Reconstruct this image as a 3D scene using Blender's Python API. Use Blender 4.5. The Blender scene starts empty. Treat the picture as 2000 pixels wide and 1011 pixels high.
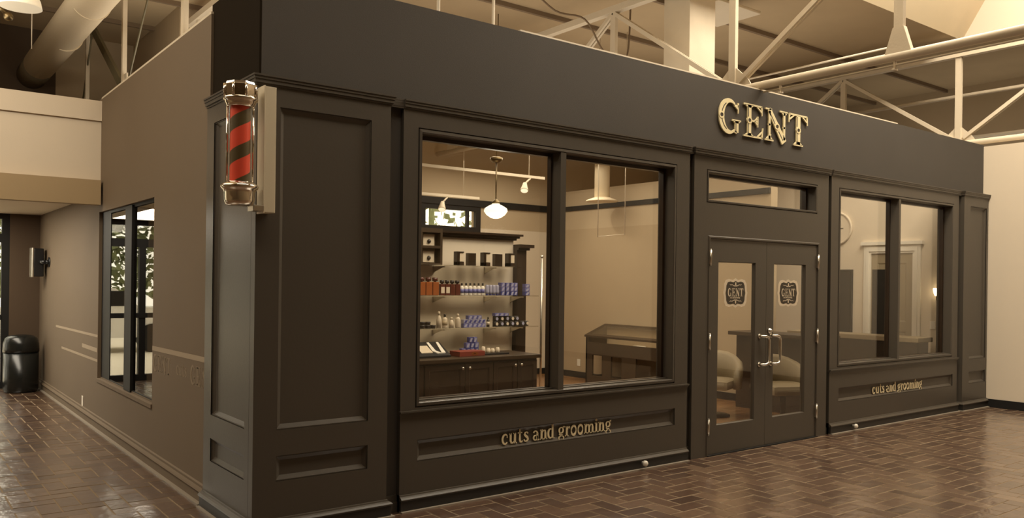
import bpy, bmesh, math, random
from mathutils import Vector, Matrix
random.seed(7)
SC = bpy.context.scene
COL = SC.collection
PI = math.pi

# ------------------------------------------------------------------ camera, world, light, exposure
cam_d = bpy.data.cameras.new('camera')
cam_d.sensor_width = 36.0
cam_d.lens = 36.0*1615.27/2000
cam_d.shift_y = 44.51/2000
cam_d.clip_end = 200
cam = bpy.data.objects.new('camera', cam_d)
COL.objects.link(cam)
def cam_matrix(loc, pitch, roll, yaw):
    r = Vector((math.cos(yaw), math.sin(yaw), 0))
    f = Vector((-math.sin(yaw)*math.cos(pitch), math.cos(yaw)*math.cos(pitch), math.sin(pitch)))
    u = r.cross(f)
    r2 = r*math.cos(roll) + u*math.sin(roll)
    u2 = -r*math.sin(roll) + u*math.cos(roll)
    m = Matrix((( r2.x, u2.x, -f.x, loc[0]), (r2.y, u2.y, -f.y, loc[1]), (r2.z, u2.z, -f.z, loc[2]), (0, 0, 0, 1)))
    return m
cam.matrix_world = cam_matrix((-1.9163, -5.2235, 1.69), -0.0005, 0.0129, -0.6532)
SC.camera = cam

w = bpy.data.worlds.new('world'); SC.world = w; w.use_nodes = True
w.node_tree.nodes['Background'].inputs[0].default_value = (1.0, 0.93, 0.76, 1)
w.node_tree.nodes['Background'].inputs[1].default_value = 3.2

SC.view_settings.view_transform = 'Standard'
SC.view_settings.look = 'None'
SC.view_settings.gamma = 1
SC.view_settings.use_curve_mapping = False
SC.view_settings.exposure = 0.0

WARM = (1.0, 0.89, 0.72)
def area(name, loc, size, power, rot=(0, 0, 0), color=WARM, spread=180):
    d = bpy.data.lights.new(name, 'AREA'); d.shape = 'RECTANGLE'
    d.size, d.size_y = size; d.energy = power; d.color = color; d.spread = math.radians(spread)
    o = bpy.data.objects.new(name, d); COL.objects.link(o); o.location = loc; o.rotation_euler = rot
    return o
def spot(name, loc, target, power, angle=60, blend=.8, r=.05, color=WARM):
    d = bpy.data.lights.new(name, 'SPOT'); d.energy = power; d.color = color
    d.spot_size = math.radians(angle); d.spot_blend = blend; d.shadow_soft_size = r
    o = bpy.data.objects.new(name, d); COL.objects.link(o); o.location = loc
    o.rotation_euler = (Vector(target)-Vector(loc)).to_track_quat('-Z', 'Y').to_euler()
    return o
area('skylight_daylight', (7.2, -1.9, 7.6), (7.0, 1.8), 800)                       # skylight well over the concourse
area('concourse_ceiling_light', (1.0, -7.5, 5.2), (8, 3), 8, rot=(math.radians(20), 0, 0))
area('added_corner_fill', (.3, -1.5, 5.3), (3.0, .8), 62)  # unseen fill added to light the corner pilaster from above
area('concourse_left_light', (-3.0, 1.6, 5.2), (2.5, 5), 200, rot=(0, math.radians(-15), 0))
area('hallway_soffit_light', (-1.3, 6.9, 2.58), (1.0, 3.4), 108)
area('shop_ceiling_light', (3.4, 1.6, 3.6), (4.5, 1.6), 70)
area('shop_rear_ceiling_light', (6.0, 4.4, 3.6), (2.5, 3.0), 80)
area('shop_side_room_light', (9.3, 1.8, 3.5), (1.6, 2.6), 16)
area('added_uplight_shop', (5.0, 2.6, 3.9), (8, 4), 70, rot=(PI, 0, 0))  # unseen upward fill, added to brighten the ceiling over the shop
area('added_uplight_side_wall', (.9, 4.2, 3.72), (1.0, 5), 42, rot=(PI, 0, 0))  # added fill for the dark ceiling above the side wall
area('added_uplight_concourse', (13.0, 1.0, 3.6), (1.5, 6), 20, rot=(PI, 0, 0))  # added upward fill for the ceiling past the cream wall, no fitting there
area('added_uplight_hallway', (-2.4, 2.2, 3.9), (2, 5), 150, rot=(PI, 0, 0))  # added upward fill, lifts the hallway ceiling and the round duct
spot('header_wall_washer', (-1.8, 2.4, 4.6), (-1.2, 4.8, 2.7), 110, 80, 1.0, .15)
spot('right_wall_washer', (6.6, -2.6, 5.0), (10.6, -1.0, 1.9), 85, 80, 1.0, .2)
spot('case_wall_spot', (6.6, 5.0, 3.6), (7.95, 5.0, 2.1), 35, 60, 1.0, .05)

# ------------------------------------------------------------------ materials
def mat(name, col, rough=.6, metal=0, bump=0, bscale=40, var=0, vscale=3, spec=.5, emit=None, es=1):
    m = bpy.data.materials.new(name); m.use_nodes = True
    nt = m.node_tree; b = nt.nodes['Principled BSDF']
    b.inputs['Base Color'].default_value = (*col, 1)
    b.inputs['Roughness'].default_value = rough
    b.inputs['Metallic'].default_value = metal
    b.inputs['Specular IOR Level'].default_value = spec
    tc = nt.nodes.new('ShaderNodeTexCoord')
    if var:
        n = nt.nodes.new('ShaderNodeTexNoise'); n.inputs['Scale'].default_value = vscale; n.inputs['Detail'].default_value = 4
        nt.links.new(tc.outputs['Object'], n.inputs['Vector'])
        mx = nt.nodes.new('ShaderNodeMix'); mx.data_type = 'RGBA'
        mx.inputs['A'].default_value = (*[c*(1-var) for c in col], 1)
        mx.inputs['B'].default_value = (*[min(1, c*(1+var)) for c in col], 1)
        nt.links.new(n.outputs['Fac'], mx.inputs['Factor'])
        nt.links.new(mx.outputs['Result'], b.inputs['Base Color'])
    if bump:
        n = nt.nodes.new('ShaderNodeTexNoise'); n.inputs['Scale'].default_value = bscale; n.inputs['Detail'].default_value = 3
        nt.links.new(tc.outputs['Object'], n.inputs['Vector'])
        bp = nt.nodes.new('ShaderNodeBump'); bp.inputs['Strength'].default_value = bump; bp.inputs['Distance'].default_value = .01
        nt.links.new(n.outputs['Fac'], bp.inputs['Height']); nt.links.new(bp.outputs['Normal'], b.inputs['Normal'])
    if emit:
        b.inputs['Emission Color'].default_value = (*emit, 1); b.inputs['Emission Strength'].default_value = es
    return m
M = {}
M['facade'] = mat('charcoal_paint', (.068, .057, .044), .36, var=.06, vscale=1.2, bump=.05, bscale=60, spec=.4)
M['fascia'] = mat('charcoal_wall_paint', (.064, .055, .045), .75, var=.08, vscale=2, bump=.1, bscale=150, spec=.3)
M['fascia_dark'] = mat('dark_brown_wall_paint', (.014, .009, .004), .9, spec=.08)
M['taupe'] = mat('taupe_wall_paint', (.150, .108, .066), .8, var=.04, vscale=1.5, bump=.08, bscale=120)
M['beige_in'] = mat('beige_shop_paint', (.40, .305, .19), .8, var=.03)
M['plinth'] = mat('black_plinth_paint', (.016, .013, .010), .5)
M['stripe'] = mat('pale_stripe_paint', (.34, .27, .185), .8)
M['ghost'] = mat('faint_lettering_paint', (.24, .185, .12), .8)
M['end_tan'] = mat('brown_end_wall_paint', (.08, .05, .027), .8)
M['cream'] = mat('cream_wall_paint', (.64, .55, .425), .8, var=.03, vscale=1, bump=.05, bscale=100)
M['tan'] = mat('tan_wall_paint', (.46, .36, .235), .8, var=.03)
M['beam'] = mat('ochre_beam_paint', (.36, .26, .14), .7)
M['pink'] = mat('pale_upper_wall_paint', (.66, .55, .44), .8)
M['ceil'] = mat('brown_deck_ceiling', (.44, .335, .205), .85, var=.12, vscale=1.2)
M['joist'] = mat('dark_joist', (.20, .14, .085), .8)
M['ivory'] = mat('ivory_well_paint', (.60, .50, .34), .8, var=.03)
M['steel'] = mat('white_painted_steel', (.68, .59, .45), .5, var=.06, vscale=6, bump=.1, bscale=60)
M['steel_dark'] = mat('weathered_green_steel', (.13, .11, .06), .5, var=.2, vscale=5)
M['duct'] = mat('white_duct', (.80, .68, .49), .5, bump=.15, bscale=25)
M['duct_shaded'] = mat('shaded_duct', (.10, .075, .04), .6)  # shade put into the colour of the unlit duct end
M['black'] = mat('black_frame', (.010, .009, .008), .6, spec=.3)
M['blackplastic'] = mat('black_plastic', (.012, .012, .013), .3)
M['brown_dark'] = mat('dark_stained_wood', (.026, .015, .008), .3, var=.35, vscale=5)
M['wood_case'] = mat('espresso_case_wood', (.040, .024, .011), .4, var=.3, vscale=6)
M['chrome'] = mat('chrome', (.72, .66, .56), .09, 1, bump=.12, bscale=9)
M['nickel'] = mat('brushed_nickel', (.62, .58, .50), .3, 1)
M['brass'] = mat('antique_bronze', (.20, .15, .08), .35, 1)
M['gold'] = mat('pale_gold_letter', (.78, .68, .42), .4)
M['gold_edge'] = mat('champagne_letter_face', (.62, .54, .36), .45, .2)
M['letter'] = mat('painted_gold_lettering', (.66, .55, .34), .5)
M['inlay'] = mat('dark_letter_inlay', (.04, .03, .018), .6)
M['white'] = mat('white_plastic', (.75, .70, .60), .4)
M['offwhite'] = mat('cream_board', (.55, .47, .33), .5)
M['red'] = mat('red_stripe_print', (.80, .085, .045), .35)
M['olive'] = mat('olive_stripe_print', (.085, .060, .022), .4)
M['globe'] = mat('opal_glass_globe', (.9, .85, .7), .3, emit=(1, .88, .62), es=1.6)
M['shade'] = mat('cream_lamp_shade', (.85, .78, .62), .4, emit=(1, .86, .62), es=.30)
M['bulb'] = mat('lit_bulb', (.9, .85, .7), .3, emit=(1, .8, .5), es=8)
M['bulb_soft'] = mat('lit_reflector', (.9, .85, .7), .3, emit=(1, .86, .62), es=1.0)
M['amber'] = mat('amber_plastic', (.27, .075, .018), .2)
M['maroon'] = mat('dark_red_plastic', (.085, .018, .010), .25)
M['blue'] = mat('blue_print', (.045, .050, .20), .35)
M['bluepale'] = mat('pale_blue_print', (.34, .33, .42), .4)
M['bluemid'] = mat('lavender_blue_print', (.12, .12, .30), .4)
M['dkcap'] = mat('black_cap', (.02, .014, .010), .4)
M['label'] = mat('cream_label', (.62, .52, .38), .5)
M['redbook'] = mat('red_box_card', (.22, .035, .018), .5)
M['photo'] = mat('tan_card', (.42, .33, .20), .6, var=.3, vscale=20)
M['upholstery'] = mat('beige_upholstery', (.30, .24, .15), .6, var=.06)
M['trash'] = mat('black_metal_bin', (.008, .009, .008), .25)
M['panel_face'] = mat('dark_mirror', (.35, .32, .28), .03, 1)
M['leafm'] = mat('hedge_leaves', (.17, .19, .085), .7, var=.5, vscale=8)
M['metal_strip'] = mat('dull_metal_strip', (.26, .22, .17), .5)
M['pave'] = mat('pale_pavement', (.75, .68, .55), .8)
M['asph'] = mat('grey_asphalt', (.30, .27, .22), .8)
M['carwhite'] = mat('white_car_paint', (.80, .78, .72), .2)

def glass_mat(name, tint, ior=1.5):
    m = bpy.data.materials.new(name); m.use_nodes = True; nt = m.node_tree
    for n in list(nt.nodes): nt.nodes.remove(n)
    out = nt.nodes.new('ShaderNodeOutputMaterial'); mx = nt.nodes.new('ShaderNodeMixShader')
    tr = nt.nodes.new('ShaderNodeBsdfTransparent'); gl = nt.nodes.new('ShaderNodeBsdfGlossy')
    lw = nt.nodes.new('ShaderNodeLayerWeight'); lw.inputs['Blend'].default_value = .5
    pw = nt.nodes.new('ShaderNodeMath'); pw.operation = 'POWER'; pw.inputs[1].default_value = 5
    fr = nt.nodes.new('ShaderNodeMath'); fr.operation = 'MULTIPLY_ADD'; f0 = ((ior-1)/(ior+1))**2
    fr.inputs[1].default_value = 1-f0; fr.inputs[2].default_value = f0
    nt.links.new(lw.outputs['Facing'], pw.inputs[0]); nt.links.new(pw.outputs[0], fr.inputs[0])
    tr.inputs[0].default_value = (*tint, 1); gl.inputs['Roughness'].default_value = 0.0
    gl.inputs['Color'].default_value = (1, 1, 1, 1)
    nt.links.new(fr.outputs[0], mx.inputs[0]); nt.links.new(tr.outputs[0], mx.inputs[1]); nt.links.new(gl.outputs[0], mx.inputs[2])
    nt.links.new(mx.outputs[0], out.inputs[0])
    return m
M['glass'] = glass_mat('clear_glass', (.96, .95, .92))
M['glass_dark'] = glass_mat('tinted_side_glass', (.45, .42, .36), 1.75)
M['glass_shelf'] = glass_mat('shelf_glass', (.88, .87, .83))

def brick_mat():
    m = bpy.data.materials.new('sealed_brick_paver'); m.use_nodes = True; nt = m.node_tree; b = nt.nodes['Principled BSDF']
    at = nt.nodes.new('ShaderNodeAttribute'); at.attribute_name = 'tone'; at.attribute_type = 'GEOMETRY'
    cr = nt.nodes.new('ShaderNodeValToRGB')
    e = cr.color_ramp.elements; e[0].color = (.085, .042, .026, 1); e[1].color = (.25, .155, .095, 1)
    k = e.new(.5); k.color = (.16, .088, .054, 1)
    nt.links.new(at.outputs['Fac'], cr.inputs[0])
    tc = nt.nodes.new('ShaderNodeTexCoord'); n = nt.nodes.new('ShaderNodeTexNoise'); n.inputs['Scale'].default_value = 22; n.inputs['Detail'].default_value = 5
    nt.links.new(tc.outputs['Object'], n.inputs['Vector'])
    mx = nt.nodes.new('ShaderNodeMix'); mx.data_type = 'RGBA'; mx.blend_type = 'MULTIPLY'; mx.inputs['Factor'].default_value = .55
    nt.links.new(cr.outputs[0], mx.inputs['A']); nt.links.new(n.outputs['Fac'], mx.inputs['B'])
    nt.links.new(mx.outputs['Result'], b.inputs['Base Color'])
    b.inputs['Roughness'].default_value = .30
    b.inputs['Specular IOR Level'].default_value = .6
    b.inputs['Coat Weight'].default_value = 1.0; b.inputs['Coat Roughness'].default_value = .19; b.inputs['Coat IOR'].default_value = 1.7
    n2 = nt.nodes.new('ShaderNodeTexNoise'); n2.inputs['Scale'].default_value = 9; n2.inputs['Detail'].default_value = 4
    nt.links.new(tc.outputs['Object'], n2.inputs['Vector'])
    bp = nt.nodes.new('ShaderNodeBump'); bp.inputs['Strength'].default_value = .5; bp.inputs['Distance'].default_value = .012
    nt.links.new(n2.outputs['Fac'], bp.inputs['Height']); nt.links.new(bp.outputs['Normal'], b.inputs['Normal'])
    nt.links.new(bp.outputs['Normal'], b.inputs['Coat Normal'])
    return m
M['brick'] = brick_mat()
M['grout'] = mat('sandy_grout', (.25, .19, .125), .9, spec=.1)
def plank_mat():
    m = bpy.data.materials.new('oak_plank_floor'); m.use_nodes = True; nt = m.node_tree; b = nt.nodes['Principled BSDF']
    tc = nt.nodes.new('ShaderNodeTexCoord'); br = nt.nodes.new('ShaderNodeTexBrick')
    br.inputs['Color1'].default_value = (.30, .15, .062, 1); br.inputs['Color2'].default_value = (.20, .10, .040, 1); br.inputs['Mortar'].default_value = (.07, .035, .015, 1)
    br.inputs['Scale'].default_value = 1; br.inputs['Brick Width'].default_value = 1.2; br.inputs['Row Height'].default_value = .09; br.inputs['Mortar Size'].default_value = .002
    nt.links.new(tc.outputs['Object'], br.inputs['Vector']); nt.links.new(br.outputs['Color'], b.inputs['Base Color'])
    b.inputs['Roughness'].default_value = .25
    return m
M['plank'] = plank_mat()

# ------------------------------------------------------------------ mesh helpers
class MB:
    def __init__(s, T=None):
        s.v = []; s.f = []; s.m = []; s.sm = []; s.T = T
    def add(s, vs, fs, mi=0, smooth=False, T=None):
        o = len(s.v)
        for p in vs:
            p = T(p) if T else p
            p = s.T(*p) if s.T else p
            s.v.append(tuple(p))
        for f in fs:
            s.f.append(tuple(i+o for i in f)); s.m.append(mi); s.sm.append(smooth)
    def box(s, x0, x1, y0, y1, z0, z1, mi=0, T=None):
        vs = [(x, y, z) for z in (z0, z1) for y in (y0, y1) for x in (x0, x1)]
        s.add(vs, [(0, 2, 3, 1), (4, 5, 7, 6), (0, 1, 5, 4), (2, 6, 7, 3), (0, 4, 6, 2), (1, 3, 7, 5)], mi, False, T)
    def bbox(s, x0, x1, y0, y1, z0, z1, b=.005, mi=0):
        bm = bmesh.new(); bmesh.ops.create_cube(bm, size=1)
        for v in bm.verts:
            v.co = Vector(((x0+x1)/2+v.co.x*(x1-x0), (y0+y1)/2+v.co.y*(y1-y0), (z0+z1)/2+v.co.z*(z1-z0)))
        bmesh.ops.bevel(bm, geom=bm.edges[:], offset=min(b, abs(x1-x0)*.49, abs(y1-y0)*.49, abs(z1-z0)*.49), segments=2, affect='EDGES', profile=.6)
        bm.verts.index_update()
        s.add([v.co[:] for v in bm.verts], [[v.index for v in f.verts] for f in bm.faces], mi); bm.free()
    def quad(s, a, b, c, d, mi=0): s.add([a, b, c, d], [(0, 1, 2, 3)], mi)
    def tube(s, p0, p1, r, n=12, mi=0, r1=None, cap=True):
        p0 = Vector(p0); p1 = Vector(p1); d = (p1-p0).normalized(); r1 = r if r1 is None else r1
        a = d.orthogonal().normalized(); b = d.cross(a); vs = []
        for p, rr in ((p0, r), (p1, r1)):
            for i in range(n):
                t = 2*PI*i/n; vs.append(p+a*math.cos(t)*rr+b*math.sin(t)*rr)
        s.add(vs, [(i, (i+1) % n, n+(i+1) % n, n+i) for i in range(n)], mi, True)
        if cap: s.add(vs, [tuple(range(n)), tuple(range(n, 2*n))], mi)
    def path(s, pts, r, n=8, mi=0):
        pts = [Vector(p) for p in pts]; rings = []; a = None
        for i, p in enumerate(pts):
            d = (pts[min(i+1, len(pts)-1)]-pts[max(i-1, 0)]).normalized()
            if a is None: a = d.orthogonal().normalized()
            a = (a-d*a.dot(d)).normalized(); b = d.cross(a)
            rings.append([p+a*math.cos(2*PI*k/n)*r+b*math.sin(2*PI*k/n)*r for k in range(n)])
        vs = [q for ring in rings for q in ring]; fs = []
        for i in range(len(pts)-1):
            for k in range(n): fs.append((i*n+k, i*n+(k+1) % n, (i+1)*n+(k+1) % n, (i+1)*n+k))
        s.add(vs, fs, mi, True); s.add(vs, [tuple(range(n)), tuple(range((len(pts)-1)*n, len(pts)*n))], mi)
    def lathe(s, c, prof, n=24, mi=0, axis=None, smooth=True):
        c = Vector(c); vs = []
        R = Vector((0, 0, 1)).rotation_difference(Vector(axis)).to_matrix() if axis else None
        for r, z in prof:
            for i in range(n):
                p = Vector((r*math.cos(2*PI*i/n), r*math.sin(2*PI*i/n), z))
                vs.append(c+(R@p if R else p))
        fs = []
        for j in range(len(prof)-1):
            for i in range(n): fs.append((j*n+i, j*n+(i+1) % n, (j+1)*n+(i+1) % n, (j+1)*n+i))
        s.add(vs, fs, mi, smooth); s.add(vs, [tuple(range(n)), tuple(range((len(prof)-1)*n, len(prof)*n))], mi)
    def slab(s, a0, a1, z0, z1, d0, d1, holes=(), mi=0):
        """board with rectangular openings; local coords (a, depth, z)"""
        A = sorted({a0, a1, *[h[0] for h in holes], *[h[1] for h in holes]}); Z = sorted({z0, z1, *[h[2] for h in holes], *[h[3] for h in holes]})
        A = [a for a in A if a0 <= a <= a1]; Z = [z for z in Z if z0 <= z <= z1]
        def solid(i, j):
            if i < 0 or j < 0 or i >= len(A)-1 or j >= len(Z)-1: return False
            ca = (A[i]+A[i+1])/2; cz = (Z[j]+Z[j+1])/2
            return not any(h[0] < ca < h[1] and h[2] < cz < h[3] for h in holes)
        for i in range(len(A)-1):
            for j in range(len(Z)-1):
                if not solid(i, j): continue
                a, b, p, q = A[i], A[i+1], Z[j], Z[j+1]
                s.quad((a, d0, p), (b, d0, p), (b, d0, q), (a, d0, q), mi)
                s.quad((a, d1, p), (b, d1, p), (b, d1, q), (a, d1, q), mi)
                if not solid(i-1, j): s.quad((a, d0, p), (a, d1, p), (a, d1, q), (a, d0, q), mi)
                if not solid(i+1, j): s.quad((b, d0, p), (b, d1, p), (b, d1, q), (b, d0, q), mi)
                if not solid(i, j-1): s.quad((a, d0, p), (a, d1, p), (b, d1, p), (b, d0, p), mi)
                if not solid(i, j+1): s.quad((a, d0, q), (a, d1, q), (b, d1, q), (b, d0, q), mi)
    def loops(s, a0, a1, z0, z1, prof, fill=False, mi=0):
        """mitred moulding: prof = [(inset, depth)...] rectangle loops joined; local coords (a, depth, z)"""
        R = [[(a0+i, d, z0+i), (a1-i, d, z0+i), (a1-i, d, z1-i), (a0+i, d, z1-i)] for i, d in prof]
        for p, q in zip(R, R[1:]):
            for k in range(4): s.quad(p[k], p[(k+1) % 4], q[(k+1) % 4], q[k], mi)
        if fill: s.quad(*R[-1], mi)
    def sphere(s, c, r, mi=0, sc=(1, 1, 1), n=16):
        prof = [(max(1e-4, r*math.sin(PI*i/10)), -r*math.cos(PI*i/10)) for i in range(11)]
        o = len(s.v); s.lathe((0, 0, 0), prof, n, mi)
        for i in range(o, len(s.v)):
            p = s.v[i]; s.v[i] = (c[0]+p[0]*sc[0], c[1]+p[1]*sc[1], c[2]+p[2]*sc[2])
    def build(s, name, mats, parent=None, origin=None, **props):
        me = bpy.data.meshes.new(name)
        o = Vector(origin) if origin is not None else Vector((0, 0, 0))
        base = Vector((0, 0, 0))
        if parent is not None and isinstance(parent, bpy.types.Object): base = world_of(parent)
        vs = [tuple(Vector(v)-base-o) if origin is None else tuple(Vector(v)-Vector(origin)) for v in s.v]
        me.from_pydata(vs, [], s.f)
        if not isinstance(mats, (list, tuple)): mats = [mats]
        for m in mats: me.materials.append(M[m] if isinstance(m, str) else m)
        for i, p in enumerate(me.polygons):
            p.material_index = s.m[i]; p.use_smooth = s.sm[i]
        bm = bmesh.new(); bm.from_mesh(me); bmesh.ops.remove_doubles(bm, verts=bm.verts, dist=1e-5)
        bmesh.ops.recalc_face_normals(bm, faces=bm.faces); bm.to_mesh(me); bm.free()
        ob = bpy.data.objects.new(name, me); COL.objects.link(ob)
        if parent is not None: ob.parent = parent
        if origin is not None: ob.location = Vector(origin)-base
        for k, v in props.items(): ob[k] = v
        return ob
def world_of(o):
    p = Vector((0, 0, 0))
    while o is not None: p += o.location; o = o.parent
    return p
def thing(name, label, cat, loc=(0, 0, 0), group=None):
    o = bpy.data.objects.new(name, None); COL.objects.link(o); o.location = loc; o.empty_display_size = .1
    o['label'] = label; o['category'] = cat
    if group: o['group'] = group
    return o
def S(label, cat='wall'): return dict(kind='structure', label=label, category=cat)
def T_(label, cat, group=None):
    d = dict(label=label, category=cat)
    if group: d['group'] = group
    return d
def fx(y0): return lambda a, d, z: (a, y0+d, z)            # wall facing -Y, depth goes +Y
def fl(x0): return lambda a, d, z: (x0+d, a, z)            # wall facing -X, depth goes +X
def copy_thing(o, parent=None):
    c = o.copy(); COL.objects.link(c)
    if parent is not None: c.parent = parent
    for ch in o.children: copy_thing(ch, c)
    return c

# ------------------------------------------------------------------ floor of brick pavers
def pavers():
    W = .142; J = .0085; bev = .0015
    vs = []; fs = []; tone = []; mi = []
    def inside(x0, x1, y0, y1):
        if y0 < -5.6 or x0 < -4.6 or x1 > 10.95: return False
        return (y1 <= .40) or (x1 <= .33 and y1 < 9.3)
    for i in range(-34, 78):
        for j in range(-42, 66):
            k = (i-j) % 4
            if k == 0: x0, x1, y0, y1 = i*W, (i+2)*W, j*W, (j+1)*W
            elif k == 3: x0, x1, y0, y1 = i*W, (i+1)*W, j*W, (j+2)*W
            else: continue
            if not inside(x0, x1, y0, y1): continue
            x0 += J/2+random.uniform(0, .0012); x1 -= J/2+random.uniform(0, .0012); y0 += J/2+random.uniform(0, .0012); y1 -= J/2+random.uniform(0, .0012)
            h = random.uniform(-.0008, .0008); tx = random.uniform(-.0012, .0012); ty = random.uniform(-.0012, .0012)
            o = len(vs)
            for (xa, xb, ya, yb, z) in ((x0, x1, y0, y1, -.006), (x0, x1, y0, y1, -bev), (x0+bev, x1-bev, y0+bev, y1-bev, 0)):
                for q, (x, y) in enumerate(((xa, ya), (xb, ya), (xb, yb), (xa, yb))):
                    dz = h+tx*(1 if x > (x0+x1)/2 else -1)+ty*(1 if y > (y0+y1)/2 else -1) if z > -.006 else 0
                    vs.append((x, y, z+dz))
            f = [(o+8, o+9, o+10, o+11)]
            for a in (0, 4):
                for q in range(4): f.append((o+a+q, o+a+(q+1) % 4, o+a+4+(q+1) % 4, o+a+4+q))
            fs += f; t = random.random(); t = t*t*.6+.4*random.random()
            tone += [t]*len(f); mi += [0]+[1]*8
    o = len(vs); vs += [(-9, -12, -.0028), (14, -12, -.0028), (14, 9.2, -.0028), (-9, 9.2, -.0028)]
    fs.append((o, o+1, o+2, o+3)); tone.append(.5); mi.append(1)
    me = bpy.data.meshes.new('floor'); me.from_pydata(vs, [], fs)
    me.materials.append(M['brick']); me.materials.append(M['grout'])
    me.polygons.foreach_set('material_index', mi)
    a = me.attributes.new('tone', 'FLOAT', 'FACE'); a.data.foreach_set('value', tone)
    o = bpy.data.objects.new('floor', me); COL.objects.link(o)
    for k, v in S('glossy brown brick paver floor laid in herringbone', 'floor').items(): o[k] = v
pavers()
b = MB(); b.box(.2, 10.5, .26, 6.5, -.003, .004); b.build('floor_shop', 'plank', **S('brown oak plank floor inside the shop', 'floor'))

# ------------------------------------------------------------------ shop front wall
CAP = 3.0016; BY = .035; WY = .08
ZW0, ZW1 = .7835, 2.777
WIN1 = (1.261, 4.016); WIN2 = (6.851, 9.582)
b = MB(fx(0))
b.slab(.055, 10.6, 0, 3.72, WY, .22, [(WIN1[0]-.02, WIN1[1]+.02, ZW0-.02, ZW1+.02), (WIN2[0]-.02, WIN2[1]+.02, ZW0-.02, ZW1+.02), (4.53, 6.41, 0, 2.14), (4.50, 6.36, 2.505, 2.79)])
wf = b.build('wall_front', ['fascia'], **S('charcoal shop front wall with broad plain fascia'))
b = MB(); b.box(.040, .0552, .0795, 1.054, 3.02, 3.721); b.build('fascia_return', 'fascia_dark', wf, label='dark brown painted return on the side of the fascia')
b = MB(); b.box(2.2, 8.2, .085, .12, 3.715, 3.735); b.build('top_edging', 'steel', wf, label='thin white strip on the top edge')

PANEL = [(0, 0), (0, .006), (.007, .006), (.008, .012), (.034, .027), (.036, .027)]
def pilaster(x0, x1, px0, px1, label):
    t = thing('pilaster', label, 'pilaster', (x0, .04, 0))
    b = MB(fx(0))
    hs = [(px0, px1, .698, 2.8085), (px0, px1, .362, .528)]
    b.slab(x0, x1, .0, 2.95, 0, WY-.004, hs)
    b.build('board', 'facade', t)
    for n, h in zip(('tall_panel', 'low_panel'), hs):
        b = MB(fx(0)); b.loops(*h, PANEL, True); b.build(n, 'facade', t)
    return t
pa = pilaster(0, .974, .156, .821, 'wide charcoal panelled pilaster at the left corner behind the barber pole')
pb = pilaster(9.845, 10.584, 10.035, 10.53, 'narrow charcoal panelled pilaster at the right end beside the cream wall')
# side of the corner pilaster
b = MB(fl(0)); hs = [(.159, .852, .698, 2.8085), (.159, .852, .362, .528)]
b.slab(.0795, 1.013, 0, 2.95, 0, .018, hs)
ps = thing('pilaster', 'charcoal panelled face on the hallway side of the corner pilaster', 'pilaster', (0, .5, 0)); b.build('side_board', 'facade', ps)
for h in hs:
    b = MB(fl(0)); b.loops(*h, PANEL, True); b.build('side_panel', 'facade', ps)
def cap(parent, segs, name='cornice'):
    """segs: footprint polyline boxes (x0,x1,y0) stacked profile"""
    b = MB()
    for (x0, x1, y0, y1, ex0, ex1, ey) in segs:
        for (z0, z1, o) in ((2.935, 2.948, .008), (2.948, 2.972, .018), (2.972, 2.990, .024), (2.990, CAP, .030)):
            b.box(x0-(o if ex0 else 0), x1+(o if ex1 else 0), y0-(o if ey else 0), y1, z0, z1)
    return b.build(name, 'facade', parent)
cap(pa, [(0, .974, 0, WY-.001, 1, 1, 1)]); cap(ps, [(0, .019, .08, 1.013, 1, 0, 0)]); cap(pb, [(9.845, 10.595, 0, WY, 1, 0, 1)])
BASEP = [(.048, 0), (.048, .009), (.026, .010), (.026, .080), (.034, .084), (.036, .094), (.026, .106), (.012, .112), (.009, .122), (0, .124)]
def base(parent, x0, x1, y0, y1, e0, e1, e2=0):
    """profiled base: strip at the floor, dark plinth, moulding on top"""
    def ring(o): return (x0-(o if e0 else 0), x1+(o if e1 else 0), y0-o, y1+(o if e2 else 0))
    for nm, mt, seg in (('floor_strip', 'metal_strip', BASEP[0:3]), ('plinth', 'plinth', BASEP[2:5]), ('base_moulding', 'facade', BASEP[4:])):
        b = MB()
        for (o0, z0), (o1, z1) in zip(seg, seg[1:]):
            A = ring(o0); B = ring(o1)
            pa_ = [(A[0], A[3], z0), (A[0], A[2], z0), (A[1], A[2], z0), (A[1], A[3], z0)]; pb_ = [(B[0], B[3], z1), (B[0], B[2], z1), (B[1], B[2], z1), (B[1], B[3], z1)]
            for k in range(3): b.quad(pa_[k], pa_[k+1], pb_[k+1], pb_[k])
            if e2: b.quad(pa_[3], pa_[0], pb_[0], pb_[3])
        b.build(nm, mt, parent)
base(pa, 0, .974, 0, WY-.001, 1, 1); base(ps, 0, .019, .08, 1.013, 1, 0, 0); base(pb, 9.845, 10.595, 0, WY, 1, 0)

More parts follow.
